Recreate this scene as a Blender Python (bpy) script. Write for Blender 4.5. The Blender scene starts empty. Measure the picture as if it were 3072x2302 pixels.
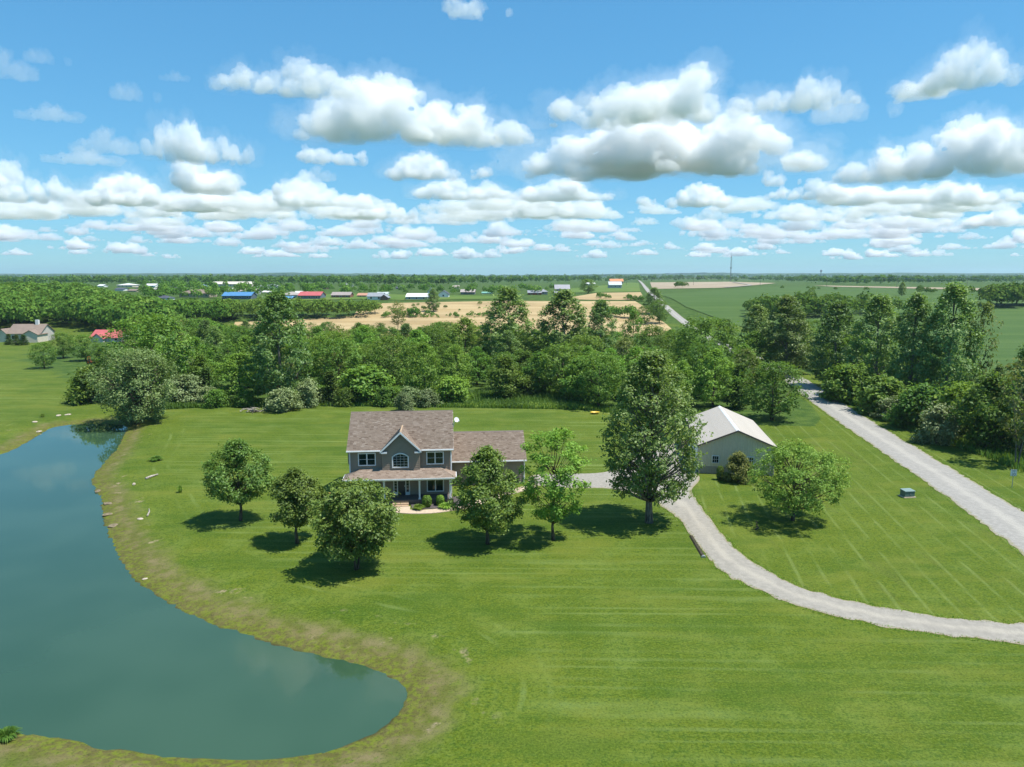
import bpy, bmesh, math, random
import numpy as np
from mathutils import Vector, Matrix

# ------------------------------------------------------------------ camera, sky, sun, exposure
sc = bpy.context.scene
R = math.radians
FPX, HZ, CAMH = 2130.0, 826.0, 25.0            # focal length in photo pixels, horizon row, drone height in metres
PITCH = math.atan((1151 - HZ) / FPX)
cam = bpy.data.cameras.new('camera')
camo = bpy.data.objects.new('camera', cam)
sc.collection.objects.link(camo)
cam.sensor_width = 36.0
cam.lens = 36.0 * FPX / 3072
cam.clip_start = 0.5
cam.clip_end = 150000
camo.location = (0, 0, CAMH)
camo.rotation_euler = (math.pi / 2 - PITCH, 0, 0)
sc.camera = camo

SUN_EL, SUN_AZ = R(66), R(-13)                   # sun stands to the right, a little on the camera's side
sund = Vector((math.cos(SUN_EL) * math.cos(SUN_AZ), math.cos(SUN_EL) * math.sin(SUN_AZ), math.sin(SUN_EL)))
w = bpy.data.worlds.new('World')
sc.world = w
w.use_nodes = True
wn = w.node_tree
sky = wn.nodes.new('ShaderNodeTexSky')
sky.sky_type = 'NISHITA'
sky.sun_disc = False
sky.sun_elevation = SUN_EL
sky.sun_rotation = math.pi / 2 - SUN_AZ
sky.altitude = 200
sky.air_density = 1.0
sky.dust_density = 0.15
sky.ozone_density = 2.6
hs = wn.nodes.new('ShaderNodeHueSaturation')
hs.inputs['Hue'].default_value = 0.485
hs.inputs['Saturation'].default_value = 1.5
hs.inputs['Value'].default_value = 1.0
gm = wn.nodes.new('ShaderNodeGamma'); gm.inputs[1].default_value = 0.5
wn.links.new(sky.outputs[0], gm.inputs[0]); wn.links.new(gm.outputs[0], hs.inputs['Color'])
tint = wn.nodes.new('ShaderNodeMix'); tint.data_type = 'RGBA'; tint.blend_type = 'MULTIPLY'
tint.inputs[0].default_value = 1.0; tint.inputs[7].default_value = (0.70, 1.30, 1.74, 1)
wn.links.new(hs.outputs[0], tint.inputs[6])
wn.links.new(tint.outputs[2], wn.nodes['Background'].inputs[0])
wn.nodes['Background'].inputs[1].default_value = 0.135
sl = bpy.data.lights.new('sun', 'SUN')
sl.energy = 4.8
sl.angle = R(0.53)
sl.color = (1.0, 0.965, 0.89)
slo = bpy.data.objects.new('sun', sl)
sc.collection.objects.link(slo)
slo.rotation_euler = sund.to_track_quat('Z', 'Y').to_euler()
sc.view_settings.view_transform = 'Standard'
sc.view_settings.look = 'None'
sc.view_settings.exposure = 0.6
sc.view_settings.gamma = 1
cy = sc.cycles
cy.max_bounces = 12
cy.diffuse_bounces = 4
cy.glossy_bounces = 3
cy.transmission_bounces = 4
cy.transparent_max_bounces = 8
cy.volume_bounces = 12
cy.use_denoising = True
cy.sample_clamp_indirect = 6

# ------------------------------------------------------------------ helpers
C = sc.collection
_s, _c = math.sin(PITCH), math.cos(PITCH)
def terrain(X, Y):
    s = np.clip((np.asarray(Y, float) - 270) / 200, 0, 1)
    z = 11 * s * s * (3 - 2 * s)
    return z + 3.5 * np.exp(-(((np.asarray(X, float) + 420) / 200) ** 2 + ((np.asarray(Y, float) - 640) / 190) ** 2))
_GS = np.geomspace(25, 14000, 900)
def hit(px, py):
    """where the line of sight through a photo pixel meets the terrain"""
    v = py - 1151
    zd, yd = FPX * _s + v * _c, FPX * _c - v * _s
    t = _GS / yd
    h = CAMH - t * zd - terrain((px - 1536) * t, t * yd)
    k = int(np.argmax(h < 0)) if (h < 0).any() else len(t) - 1
    if k > 0 and (h < 0).any():
        f = h[k - 1] / (h[k - 1] - h[k])
        tt = t[k - 1] + f * (t[k] - t[k - 1])
    else:
        tt = t[k]
    X, Y = (px - 1536) * tt, yd * tt
    return X, Y, float(terrain(X, Y))
def height_at(py, Y):
    """height of the point seen at row py if it stands Y metres ahead"""
    v = py - 1151
    return CAMH - Y * (FPX * _s + v * _c) / (FPX * _c - v * _s)
def span(wpx, Y, z=0):
    return wpx * (Y * _c + (CAMH - z) * _s) / FPX

def tag(o, label=None, cat=None, group=None, kind=None):
    if label: o['label'] = label
    if cat: o['category'] = cat
    if group: o['group'] = group
    if kind: o['kind'] = kind
    return o
def link(name, data, parent=None, loc=None, rz=0.0, scale=None):
    o = bpy.data.objects.new(name, data)
    C.objects.link(o)
    if parent: o.parent = parent
    if loc is not None: o.location = loc
    if rz: o.rotation_euler = (0, 0, rz)
    if scale is not None: o.scale = scale
    return o
def empty(name, loc=(0, 0, 0), rz=0.0):
    o = link(name, None, None, loc, rz)
    o.empty_display_size = 0.3
    return o
def mesh_np(name, V, Q, mats=(), attrs=None, smooth=False):
    """quads (M,4) or triangles (M,3) from numpy arrays"""
    V = np.asarray(V, np.float32); Q = np.asarray(Q, np.int32)
    me = bpy.data.meshes.new(name)
    n = Q.shape[1]
    me.vertices.add(len(V)); me.vertices.foreach_set('co', V.ravel())
    me.loops.add(Q.size); me.loops.foreach_set('vertex_index', Q.ravel())
    me.polygons.add(len(Q)); me.polygons.foreach_set('loop_start', np.arange(0, Q.size, n, dtype=np.int32))
    if smooth: me.polygons.foreach_set('use_smooth', np.ones(len(Q), bool))
    me.update(calc_edges=True)
    for m in (mats if isinstance(mats, (list, tuple)) else [mats]): me.materials.append(m)
    for k, (dom, arr) in (attrs or {}).items():
        a = me.attributes.new(k, 'FLOAT', dom)
        a.data.foreach_set('value', np.asarray(arr, np.float32))
    return me
class MB:
    """collects boxes, slabs and tubes and links them as ONE mesh object"""
    def __init__(s): s.v, s.f = [], []
    def add(s, vs, fs):
        b = len(s.v); s.v += [tuple(p) for p in vs]; s.f += [tuple(b + i for i in f) for f in fs]; return s
    def box(s, x0, x1, y0, y1, z0, z1):
        return s.add([(x0,y0,z0),(x1,y0,z0),(x1,y1,z0),(x0,y1,z0),(x0,y0,z1),(x1,y0,z1),(x1,y1,z1),(x0,y1,z1)],
                     [(0,3,2,1),(4,5,6,7),(0,1,5,4),(1,2,6,5),(2,3,7,6),(3,0,4,7)])
    def prism(s, poly, d):
        """closed polygon of 3D points extruded along vector d"""
        n = len(poly); d = Vector(d)
        a = [Vector(p) for p in poly]; b = [p + d for p in a]
        return s.add(a + b, [tuple(range(n))[::-1], tuple(range(n, 2 * n))] + [(i, (i + 1) % n, n + (i + 1) % n, n + i) for i in range(n)])
    def tube(s, pts, rad, n=6):
        pts = [Vector(p) for p in pts]; b = len(s.v)
        if not isinstance(rad, (list, tuple)): rad = [rad] * len(pts)
        for i, p in enumerate(pts):
            d = (pts[min(i + 1, len(pts) - 1)] - pts[max(i - 1, 0)]).normalized()
            u = d.orthogonal().normalized(); v = d.cross(u)
            for k in range(n):
                a = 2 * math.pi * k / n
                s.v.append(tuple(p + (u * math.cos(a) + v * math.sin(a)) * rad[i]))
        for i in range(len(pts) - 1):
            for k in range(n):
                s.f.append((b + i*n + k, b + i*n + (k+1) % n, b + (i+1)*n + (k+1) % n, b + (i+1)*n + k))
        s.f.append(tuple(b + k for k in range(n))[::-1]); s.f.append(tuple(b + (len(pts)-1)*n + k for k in range(n)))
        return s
    def mesh(s, name, m, smooth=False):
        me = bpy.data.meshes.new(name); me.from_pydata(s.v, [], s.f); me.update()
        bm = bmesh.new(); bm.from_mesh(me); bmesh.ops.recalc_face_normals(bm, faces=bm.faces); bm.to_mesh(me); bm.free()
        if m: me.materials.append(m)
        if smooth: me.polygons.foreach_set('use_smooth', np.ones(len(me.polygons), bool))
        return me
    def build(s, name, m, parent=None, loc=None, rz=0.0, smooth=False):
        return link(name, s.mesh(name, m, smooth), parent, loc, rz)

def vnoise(P, seed=0):
    """smooth value noise in -1..1 for (N,3) points"""
    P = np.asarray(P, float); i = np.floor(P).astype(np.int64); f = P - i
    u = f * f * f * (f * (f * 6 - 15) + 10)
    def h(a, b, c):
        n = (a * 374761393 + b * 668265263 + c * 2147483647 + seed * 974711) & 0xffffffff
        n = ((n ^ (n >> 13)) * 1274126177) & 0xffffffff
        n = (n ^ (n >> 16)) & 0xffff
        return n / 32767.5 - 1
    r = 0
    for dx in (0, 1):
        for dy in (0, 1):
            for dz in (0, 1):
                wgt = (u[:,0] if dx else 1-u[:,0]) * (u[:,1] if dy else 1-u[:,1]) * (u[:,2] if dz else 1-u[:,2])
                r = r + wgt * h(i[:,0]+dx, i[:,1]+dy, i[:,2]+dz)
    return r
def in_poly(X, Y, poly):
    X = np.asarray(X, float); Y = np.asarray(Y, float); r = np.zeros(X.shape, bool); n = len(poly)
    for i in range(n):
        (x0, y0), (x1, y1) = poly[i], poly[(i + 1) % n]
        if y0 == y1: continue
        c = ((y0 > Y) != (y1 > Y)) & (X < (x1 - x0) * (Y - y0) / (y1 - y0) + x0)
        r ^= c
    return r
def dist_line(X, Y, pts, closed=False):
    X = np.asarray(X, float); Y = np.asarray(Y, float); d = np.full(X.shape, 1e9)
    n = len(pts)
    for i in range(n if closed else n - 1):
        (x0, y0), (x1, y1) = pts[i], pts[(i + 1) % n]
        dx, dy = x1 - x0, y1 - y0
        t = np.clip(((X - x0) * dx + (Y - y0) * dy) / (dx * dx + dy * dy + 1e-9), 0, 1)
        d = np.minimum(d, np.hypot(X - x0 - t * dx, Y - y0 - t * dy))
    return d
def catmull(pts, k=5, closed=False):
    P = [np.array(p, float) for p in pts]; n = len(P); out = []
    for i in range(n if closed else n - 1):
        if closed: a, b, c, d = P[i-1], P[i], P[(i+1) % n], P[(i+2) % n]
        else: a, b, c, d = P[max(i-1, 0)], P[i], P[i+1], P[min(i+2, n-1)]
        for j in range(k):
            t = j / k
            out.append(tuple(0.5 * ((2*b) + (c-a)*t + (2*a-5*b+4*c-d)*t*t + (3*b-a-3*c+d)*t**3)))
    if not closed: out.append(tuple(P[-1]))
    return out

# ------------------------------------------------------------------ materials
class NT:
    def __init__(s, name):
        s.m = bpy.data.materials.new(name); s.m.use_nodes = True; s.t = s.m.node_tree; s.t.nodes.clear()
        s.out = s.n('OutputMaterial')
    def n(s, typ, **kw):
        nd = s.t.nodes.new('ShaderNode' + typ)
        for k, v in kw.items(): setattr(nd, k, v)
        return nd
    def set(s, sock, v):
        if hasattr(v, 'is_linked') or isinstance(v, bpy.types.NodeSocket): s.t.links.new(v, sock)
        else:
            if isinstance(v, (tuple, list)) and len(v) == 3 and sock.type == 'RGBA': v = (*v, 1)
            sock.default_value = v
    def noise(s, scale, detail=3, vec=None, rough=0.55, out='Fac'):
        nd = s.n('TexNoise'); nd.inputs['Scale'].default_value = scale; nd.inputs['Detail'].default_value = detail
        nd.inputs['Roughness'].default_value = rough
        s.set(nd.inputs['Vector'], vec if vec is not None else s.pos())
        return nd.outputs[out]
    def pos(s):
        if not hasattr(s, '_p'): s._p = s.n('NewGeometry').outputs['Position']
        return s._p
    def obj(s):
        if not hasattr(s, '_o'): s._o = s.n('TexCoord').outputs['Object']
        return s._o
    def attr(s, name): 
        return s.n('Attribute', attribute_name=name).outputs['Fac']
    def math(s, op, a, b=0.0, c=None, clamp=False):
        nd = s.n('Math', operation=op, use_clamp=clamp); s.set(nd.inputs[0], a); s.set(nd.inputs[1], b)
        if c is not None: s.set(nd.inputs[2], c)
        return nd.outputs[0]
    def step(s, v, lo, hi):
        nd = s.n('MapRange', interpolation_type='SMOOTHSTEP'); s.set(nd.inputs[0], v); s.set(nd.inputs[1], lo); s.set(nd.inputs[2], hi)
        return nd.outputs[0]
    def mix(s, f, a, b, blend='MIX'):
        nd = s.n('Mix', data_type='RGBA', blend_type=blend)
        s.set(nd.inputs[0], f); s.set(nd.inputs[6], a); s.set(nd.inputs[7], b)
        return nd.outputs[2]
    def scaled(s, vec, sx, sy, sz, rot=0.0):
        nd = s.n('Mapping'); s.set(nd.inputs[0], vec); nd.inputs['Scale'].default_value = (sx, sy, sz); nd.inputs['Rotation'].default_value = (0, 0, rot)
        return nd.outputs[0]
    def bump(s, h, strength, dist=0.05):
        nd = s.n('Bump'); s.set(nd.inputs['Height'], h); nd.inputs['Strength'].default_value = strength; nd.inputs['Distance'].default_value = dist
        return nd.outputs[0]
    def principled(s, col, rough=0.8, spec=0.3, normal=None, metal=0.0):
        b = s.n('BsdfPrincipled'); s.set(b.inputs['Base Color'], col); s.set(b.inputs['Roughness'], rough)
        b.inputs['Specular IOR Level'].default_value = spec; b.inputs['Metallic'].default_value = metal
        if normal is not None: s.set(b.inputs['Normal'], normal)
        s.t.links.new(b.outputs[0], s.out.inputs['Surface']); s.b = b
        return s.m

def simple(name, col, rough=0.7, spec=0.3, var=0.12, scale=3.0, metal=0.0, bump=0.0):
    t = NT(name)
    f = t.noise(scale, 4, t.obj())
    dk = tuple(c * (1 - var) for c in col); lt = tuple(min(1, c * (1 + var)) for c in col)
    nrm = t.bump(t.noise(scale * 6, 3, t.obj()), bump) if bump else None
    return t.principled(t.mix(t.step(f, 0.3, 0.7), dk, lt), rough, spec, nrm, metal)

def leaf_mat(name, dark, mid, light, gloss=0.02, trans=0.44, tip=None):
    t = NT(name)
    a = t.attr('tint')
    rnd = t.n('ObjectInfo').outputs['Random']
    c = t.mix(t.step(a, 0.0, 0.55), dark, mid)
    c = t.mix(t.step(a, 0.5, 1.0), c, light)
    if tip: c = t.mix(t.step(a, 0.88, 0.97), c, tip)
    hsv = t.n('HueSaturation')
    t.set(hsv.inputs['Color'], c)
    t.set(hsv.inputs['Hue'], t.math('MULTIPLY_ADD', rnd, 0.035, 0.4825))
    t.set(hsv.inputs['Value'], t.math('MULTIPLY_ADD', t.math('FRACT', t.math('MULTIPLY', rnd, 7.31)), 0.45, 0.78))
    col = hsv.outputs[0]
    d = t.n('BsdfDiffuse'); t.set(d.inputs[0], col)
    tr = t.n('BsdfTranslucent'); t.set(tr.inputs[0], t.mix(0.5, col, (0.20, 0.30, 0.02)))
    g = t.n('BsdfGlossy'); g.inputs['Roughness'].default_value = 0.6; g.inputs[0].default_value = (0.9, 0.95, 0.9, 1)
    m1 = t.n('MixShader'); m1.inputs[0].default_value = trans
    t.t.links.new(d.outputs[0], m1.inputs[1]); t.t.links.new(tr.outputs[0], m1.inputs[2])
    m2 = t.n('MixShader'); m2.inputs[0].default_value = gloss
    t.t.links.new(m1.outputs[0], m2.inputs[1]); t.t.links.new(g.outputs[0], m2.inputs[2])
    t.t.links.new(m2.outputs[0], t.out.inputs['Surface'])
    return t.m
LEAF = {
    'green':  leaf_mat('leaf_green', (0.0527,0.1176,0.0175), (0.1169,0.2231,0.0282), (0.2120,0.3200,0.0440)),
    'bright': leaf_mat('leaf_bright', (0.0772,0.1796,0.0193), (0.1700,0.3164,0.0370), (0.2772,0.4290,0.0572)),
    'poplar': leaf_mat('leaf_poplar', (0.0728,0.1477,0.0300), (0.1590,0.2657,0.0524), (0.3270,0.4172,0.1208), 0.035),
    'olive':  leaf_mat('leaf_olive', (0.1053,0.1457,0.0474), (0.2016,0.2554,0.0954), (0.3410,0.3900,0.1730), 0.03, 0.25),
    'willow': leaf_mat('leaf_willow', (0.0842,0.1386,0.0351), (0.1680,0.2433,0.0659), (0.2830,0.3590,0.1220), 0.03, 0.3),
    'cedar':  leaf_mat('leaf_cedar', (0.0333,0.0720,0.0175), (0.0699,0.1223,0.0228), (0.1210,0.1660,0.0300), 0.01, 0.15),
    'pear':   leaf_mat('leaf_pear', (0.0521,0.1119,0.0154), (0.1228,0.2173,0.0281), (0.2332,0.3333,0.0484), 0.03, 0.32),
    'pear_tip': leaf_mat('leaf_pear_tip', (0.0562,0.1071,0.0140), (0.1304,0.2070,0.0282), (0.2520,0.3260,0.0520), 0.03, 0.32, (0.325,0.233,0.048)),
    'crab':   leaf_mat('leaf_crab', (0.0790,0.1386,0.0175), (0.1761,0.2715,0.0336), (0.3020,0.3980,0.0620), 0.02, 0.34),
    'russet': leaf_mat('leaf_russet', (0.0702,0.0948,0.0228), (0.1519,0.1788,0.0390), (0.2430,0.2630,0.0680), 0.02, 0.3),
    'weed':   leaf_mat('leaf_weed', (0.1053,0.1895,0.0228), (0.2191,0.3306,0.0390), (0.3500,0.4460,0.0620), 0.02, 0.3),
    'far':    leaf_mat('leaf_far', (0.0527,0.1141,0.0175), (0.1142,0.2016,0.0336), (0.1950,0.2830,0.0550), 0.0, 0.3),
}
def bark_mat(name, a, b):
    t = NT(name)
    v = t.scaled(t.obj(), 9, 9, 1.4)
    f = t.noise(1.0, 4, v)
    return t.principled(t.mix(t.step(f, 0.35, 0.65), a, b), 0.9, 0.1, t.bump(f, 0.5, 0.03))
BARK = bark_mat('bark_brown', (0.045,0.034,0.026), (0.13,0.105,0.082))
BARKG = bark_mat('bark_grey', (0.085,0.078,0.068), (0.24,0.22,0.19))

def gravel_mat(name, base, pale, edge):
    t = NT(name)
    big = t.noise(0.35, 3); mid = t.noise(2.2, 4); fine = t.noise(14, 3, rough=0.75)
    a = t.attr('across')                                   # 0 at the edges, 1 along the middle
    c = t.mix(t.step(mid, 0.3, 0.72), tuple(x * 0.80 for x in base), base)
    tr = t.math('MULTIPLY', t.step(t.math('ADD', a, t.math('MULTIPLY', t.math('SUBTRACT', big, 0.5), 0.5)), 0.62, 1.0), 0.65)
    c = t.mix(tr, c, pale)
    c = t.mix(t.math('MULTIPLY', t.step(t.noise(1.0, 4, t.scaled(t.pos(), 1.6, 0.25, 1, R(-11))), 0.45, 0.7), 0.35), c, tuple(x * 0.72 for x in base))
    c = t.mix(t.step(fine, 0.42, 0.78), c, tuple(x * 0.58 for x in base))
    c = t.mix(t.math('MULTIPLY', t.math('SUBTRACT', 1.0, t.step(t.math('ADD', a, t.math('MULTIPLY', t.math('SUBTRACT', mid, 0.5), 0.35)), 0.0, 0.16)), 0.8), c, edge)
    return t.principled(c, 0.95, 0.15, t.bump(fine, 0.6, 0.04))
GRAVEL = gravel_mat('gravel_grey', (0.335,0.318,0.288), (0.415,0.388,0.340), (0.24,0.215,0.12))
GRAVEL2 = gravel_mat('gravel_drive', (0.33,0.305,0.262), (0.41,0.372,0.308), (0.25,0.21,0.125))
WHITE = simple('white_paint', (0.72,0.73,0.74), 0.5, 0.4, 0.05)
GLASS = NT('window_glass'); GLASS.principled((0.010,0.022,0.020), 0.05, 0.45); GLASS = GLASS.m
SIDING = simple('taupe_siding', (0.290,0.228,0.176), 0.65, 0.3, 0.06, 1.5)
CONC = simple('tan_concrete', (0.47,0.37,0.27), 0.85, 0.2, 0.08, 4)
DECK = simple('porch_deck', (0.12,0.105,0.095), 0.8, 0.2, 0.08, 4)
STEPM = simple('step_timber', (0.42,0.30,0.20), 0.8, 0.2, 0.1, 5)
MULCH = simple('dark_mulch', (0.10,0.085,0.085), 0.95, 0.1, 0.35, 14, 0, 0.6)
DARKTRIM = simple('brown_trim', (0.13,0.10,0.085), 0.6, 0.3, 0.05)
def shingle_mat(name, a, b, c):
    t = NT(name); f = t.attr('tint')
    col = t.mix(t.step(f, 0.0, 0.5), a, b); col = t.mix(t.step(f, 0.5, 1.0), col, c)
    n = t.noise(18, 3, t.obj())
    return t.principled(t.mix(t.math('MULTIPLY', n, 0.5), col, tuple(x * 0.6 for x in b)), 0.92, 0.15, t.bump(n, 0.4, 0.01))
SHINGLE = shingle_mat('roof_shingle', (0.175,0.122,0.090), (0.315,0.238,0.184), (0.425,0.340,0.278))
ROOFB = simple('roof_underlay', (0.13,0.095,0.082), 0.9, 0.1, 0.15, 6)

# ------------------------------------------------------------------ cloud shapes (made first, while the scene is still empty)
def cloud_mat(name, den, g):
    m = bpy.data.materials.new(name); m.use_nodes = True; t = m.node_tree; t.nodes.clear(); o = t.nodes.new('ShaderNodeOutputMaterial')
    v = t.nodes.new('ShaderNodeVolumePrincipled'); v.inputs['Color'].default_value = (1, 1, 1, 1); v.inputs['Density'].default_value = den; v.inputs['Anisotropy'].default_value = g
    t.links.new(v.outputs[0], o.inputs['Volume']); return m
CLOUD = cloud_mat('cumulus', 0.0125, 0.0); VEIL = cloud_mat('cloud_veil', 0.0009, 0.3); THIN = cloud_mat('thin_cumulus', 0.0042, 0.2); FARC = cloud_mat('far_cumulus', 0.0050, 0.1)
def cloud_mesh(seed, m, vox, towers=3, disp=1.0, ragged=1.0, nb=30, rs=1.0, grow=1.0):
    """heap of puffs on a flat base, about 1 wide and 0.4 high, roughened at several scales"""
    rng = random.Random(seed); bm = bmesh.new()
    tw = [(rng.uniform(-0.32, 0.32), rng.uniform(0.6, 1.0)) for _ in range(towers)]
    for i in range(nb):
        cx, hk = rng.choice(tw)
        x = max(-0.44, min(0.44, rng.gauss(cx, 0.14 if nb < 40 else 0.09))); y = rng.gauss(0, 0.10)
        k = max(0.10, hk * (1 - abs(x - cx) * (2.4 if nb < 40 else 3.6))); r = grow * rs * rng.uniform(0.03, 0.075) * (0.6 + 0.7 * k)
        z = rng.uniform(0.02, 1) * k * 0.30 + r * 0.4
        bmesh.ops.create_icosphere(bm, subdivisions=2, radius=r, matrix=Matrix.Translation((x, y, z)) @ Matrix.Diagonal((1.3, 1.3, 0.9, 1)))
        for q in range(5):
            a, b_ = rng.uniform(0, 6.28), rng.uniform(-0.1, 1.2); r2 = r * rng.uniform(0.3, 0.55)
            bmesh.ops.create_icosphere(bm, subdivisions=1, radius=r2, matrix=Matrix.Translation((x + 1.2 * r * math.cos(a) * math.cos(b_), y + 1.2 * r * math.sin(a) * math.cos(b_), max(z + 0.9 * r * math.sin(b_), r2 * 0.4))))
    for q in range(10 if grow == 1.0 else 34):
        a = rng.choice((-1, 1)); r = grow *  rng.uniform(0.010, 0.024)
        bmesh.ops.create_icosphere(bm, subdivisions=1, radius=r, matrix=Matrix.Translation((a * rng.uniform(0.36, 0.52), rng.gauss(0, 0.05), rng.uniform(0.01, 0.10))) @ Matrix.Diagonal((1.8, 1.8, 0.8, 1)))
    if grow != 1.0:
        for v in bm.verts: v.co.x *= 1.06; v.co.z = v.co.z * 1.04 - 0.012
    me = bpy.data.meshes.new('c'); bm.to_mesh(me); bm.free()
    ob = bpy.data.objects.new('c', me); C.objects.link(ob)
    md = ob.modifiers.new('r', 'REMESH'); md.mode = 'VOXEL'; md.voxel_size = vox
    dg = bpy.context.evaluated_depsgraph_get(); m2 = bpy.data.meshes.new_from_object(ob.evaluated_get(dg)); bpy.data.objects.remove(ob)
    n = len(m2.vertices); co = np.empty(n * 3, np.float32); m2.vertices.foreach_get('co', co); co = co.reshape(-1, 3)
    nr = np.empty(n * 3, np.float32); m2.vertices.foreach_get('normal', nr); nr = nr.reshape(-1, 3)
    def puff(co, nr, octs):
        d = np.zeros(len(co))
        for a, f in octs: d += a * disp * (1.0 - 2.2 * np.abs(vnoise(co * f + seed * 3.7, seed + int(f))))
        return co + nr * (d * np.clip(co[:, 2] / 0.06, 0.25, 1))[:, None]
    co = puff(co, nr, ((0.030, 6.0), (0.034, 13.0), (0.026, 27.0)))
    m2.vertices.foreach_set('co', co.astype(np.float32).ravel()); m2.update()
    ob = bpy.data.objects.new('c', m2); C.objects.link(ob); md = ob.modifiers.new('r', 'REMESH'); md.mode = 'VOXEL'; md.voxel_size = vox
    dg = bpy.context.evaluated_depsgraph_get(); m2 = bpy.data.meshes.new_from_object(ob.evaluated_get(dg)); bpy.data.objects.remove(ob)
    n = len(m2.vertices); co = np.empty(n * 3, np.float32); m2.vertices.foreach_get('co', co); co = co.reshape(-1, 3)
    nr = np.empty(n * 3, np.float32); m2.vertices.foreach_get('normal', nr); nr = nr.reshape(-1, 3)
    co = puff(co, nr, ((0.013, 48.0), (0.008, 90.0)))
    co[:, 2] = np.where(co[:, 2] < 0.0, co[:, 2] * 0.3, co[:, 2])
    co[:, 2] += 0.008 * vnoise(co * 9, 77) * ragged
    m2.vertices.foreach_set('co', co.astype(np.float32).ravel()); m2.materials.clear(); m2.materials.append(m); m2.update()
    return m2
BIG = [cloud_mesh(40 + k, CLOUD, 0.0120, 2 + k % 3) for k in range(6)]
WIDE = [cloud_mesh(140 + k, CLOUD, 0.0095, 6, 0.85, 1.6, 64, 0.66) for k in range(3)]
BIG += WIDE
SMALL = [cloud_mesh(60 + k, FARC, 0.019, 1 + k % 3, 1.1) for k in range(5)]
WISP = [cloud_mesh(80 + k, THIN, 0.018, 1 + k, 1.6, 2.0) for k in range(3)]
VEILS = {}
for k, me_ in enumerate(BIG):
    VEILS[me_] = cloud_mesh(40 + k, VEIL, 0.02, 2 + k % 3, 2.0, 2.0, grow=1.3) if k < 6 else cloud_mesh(134 + k, VEIL, 0.018, 6, 1.8, 2.0, 64, 0.66, 1.35)

# ------------------------------------------------------------------ setting: ground, pond, fields, roads
POND = catmull([(-73.7,99.4),(-74.7,106.1),(-77.6,116.3),(-77.0,119.8),(-72.6,121.2),(-67.8,120.1),(-65.2,117.4),(-63.0,112.6),(-60.6,107.0),
        (-58.4,101.2),(-55.5,92.3),(-53.3,86.8),(-50.7,83.1),(-47.5,78.9),(-44.9,74.6),(-42.2,70.4),(-38.8,65.5),(-35.4,60.9),(-31.6,56.6),
        (-24.7,50.8),(-20.3,48.2),(-14.9,45.6),(-10.1,43.5),(-7.8,42.2),(-6.6,40.6),(-6.7,39.3),(-7.2,37.3),(-9.1,35.8),(-11.7,34.8),
        (-14.4,34.6),(-17.4,34.8),(-21.0,35.3),(-23.7,36.0),(-26.2,36.7),(-29.2,37.0),(-40,38.5),(-55,44),(-68,55),(-75,70),(-76,86)], 4, True)
WATER_Z = -0.6
ROADC = catmull([(36,-10),(42,25),(46.5,48),(51,69.5),(54.5,90),(57.6,110),(61.3,132),(64.5,149),(69.5,178),(75.5,240),(81.5,335),(85.3,393),(90,440),(124,653),(230,1272),(335,1900)], 6)
DRIVE_L = [(39.5,44.9),(35.1,45.5),(30.9,46.4),(26.9,47.8),(24.0,49.3),(21.6,51.3),(19.4,54.3),(17.9,57.5),(17.5,60.9),(17.4,66.4),(17.2,71.5),(15.6,77.6)]
DRIVE_R = [(40.6,48.2),(37.2,48.3),(32.6,49.1),(28.6,50.6),(25.4,52.6),(23.1,55.0),(21.5,58.6),(20.7,62.5),(20.5,66.4),(20.6,72.9),(20.7,77.0),(20.9,80.5)]
PAD = [(2.3,83.1),(2.7,87.0),(7.0,87.6),(11.5,88.2),(15.2,91.6),(18.2,98.0),(24.2,104.2),(25.6,98.0),(23.9,89.0),(23.2,85.0),(21.2,80.9),(20.6,78.0),(18.4,74.6),(16.0,77.4),(11.7,81.2),(6.5,81.6)]
WOOD_EDGE = [(-66,131),(-60,132.8),(-53.4,133.4),(-34.8,134.6),(-8.7,133),(4,132),(15.3,130.2),(21.5,123.2),(27.8,117.5),(33.1,116.2),(43.5,117.4),(50.5,116.2),(54.6,123),(58.5,137)]
WOOD = WOOD_EDGE + [(66,178),(71,240),(77,320),(-170,320),(-150,215),(-105,168),(-84,140)]
RWOOD = [(66,60),(70,90),(66.5,104),(67,118),(70,140),(76,178),(84,250),(86,300),(110,300),(118,180),(112,120),(110,60)]

def ground_z(X, Y):
    X = np.asarray(X, float); Y = np.asarray(Y, float)
    shp = X.shape
    x, y = X.ravel(), Y.ravel()
    z = terrain(x, y)
    near = (x > -120) & (x < 40) & (y > 10) & (y < 150)
    d = np.full(x.shape, 60.0)
    if near.any():
        dd = dist_line(x[near], y[near], POND, True)
        dd[in_poly(x[near], y[near], POND)] *= -1
        d[near] = dd
    t = np.clip(d / 7.0, 0, 1)
    dz = np.where(d >= 0, -0.6 * (1 - t) ** 2, -0.6 - np.minimum(1.5, -d * 0.4))
    if near.any():
        P3 = np.stack([x[near] * .8, y[near] * .8, np.zeros(near.sum())], 1)
        b = vnoise(P3, 5) * 0.06 + vnoise(P3 * 3.1, 6) * 0.03
        dz[near] += b * np.clip(1 - np.abs(d[near] - 1.0) / 4, 0, 1)
    return (z + dz).reshape(shp), d.reshape(shp)
def gz(x, y):
    return float(ground_z(np.array([x]), np.array([y]))[0][0])

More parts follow.
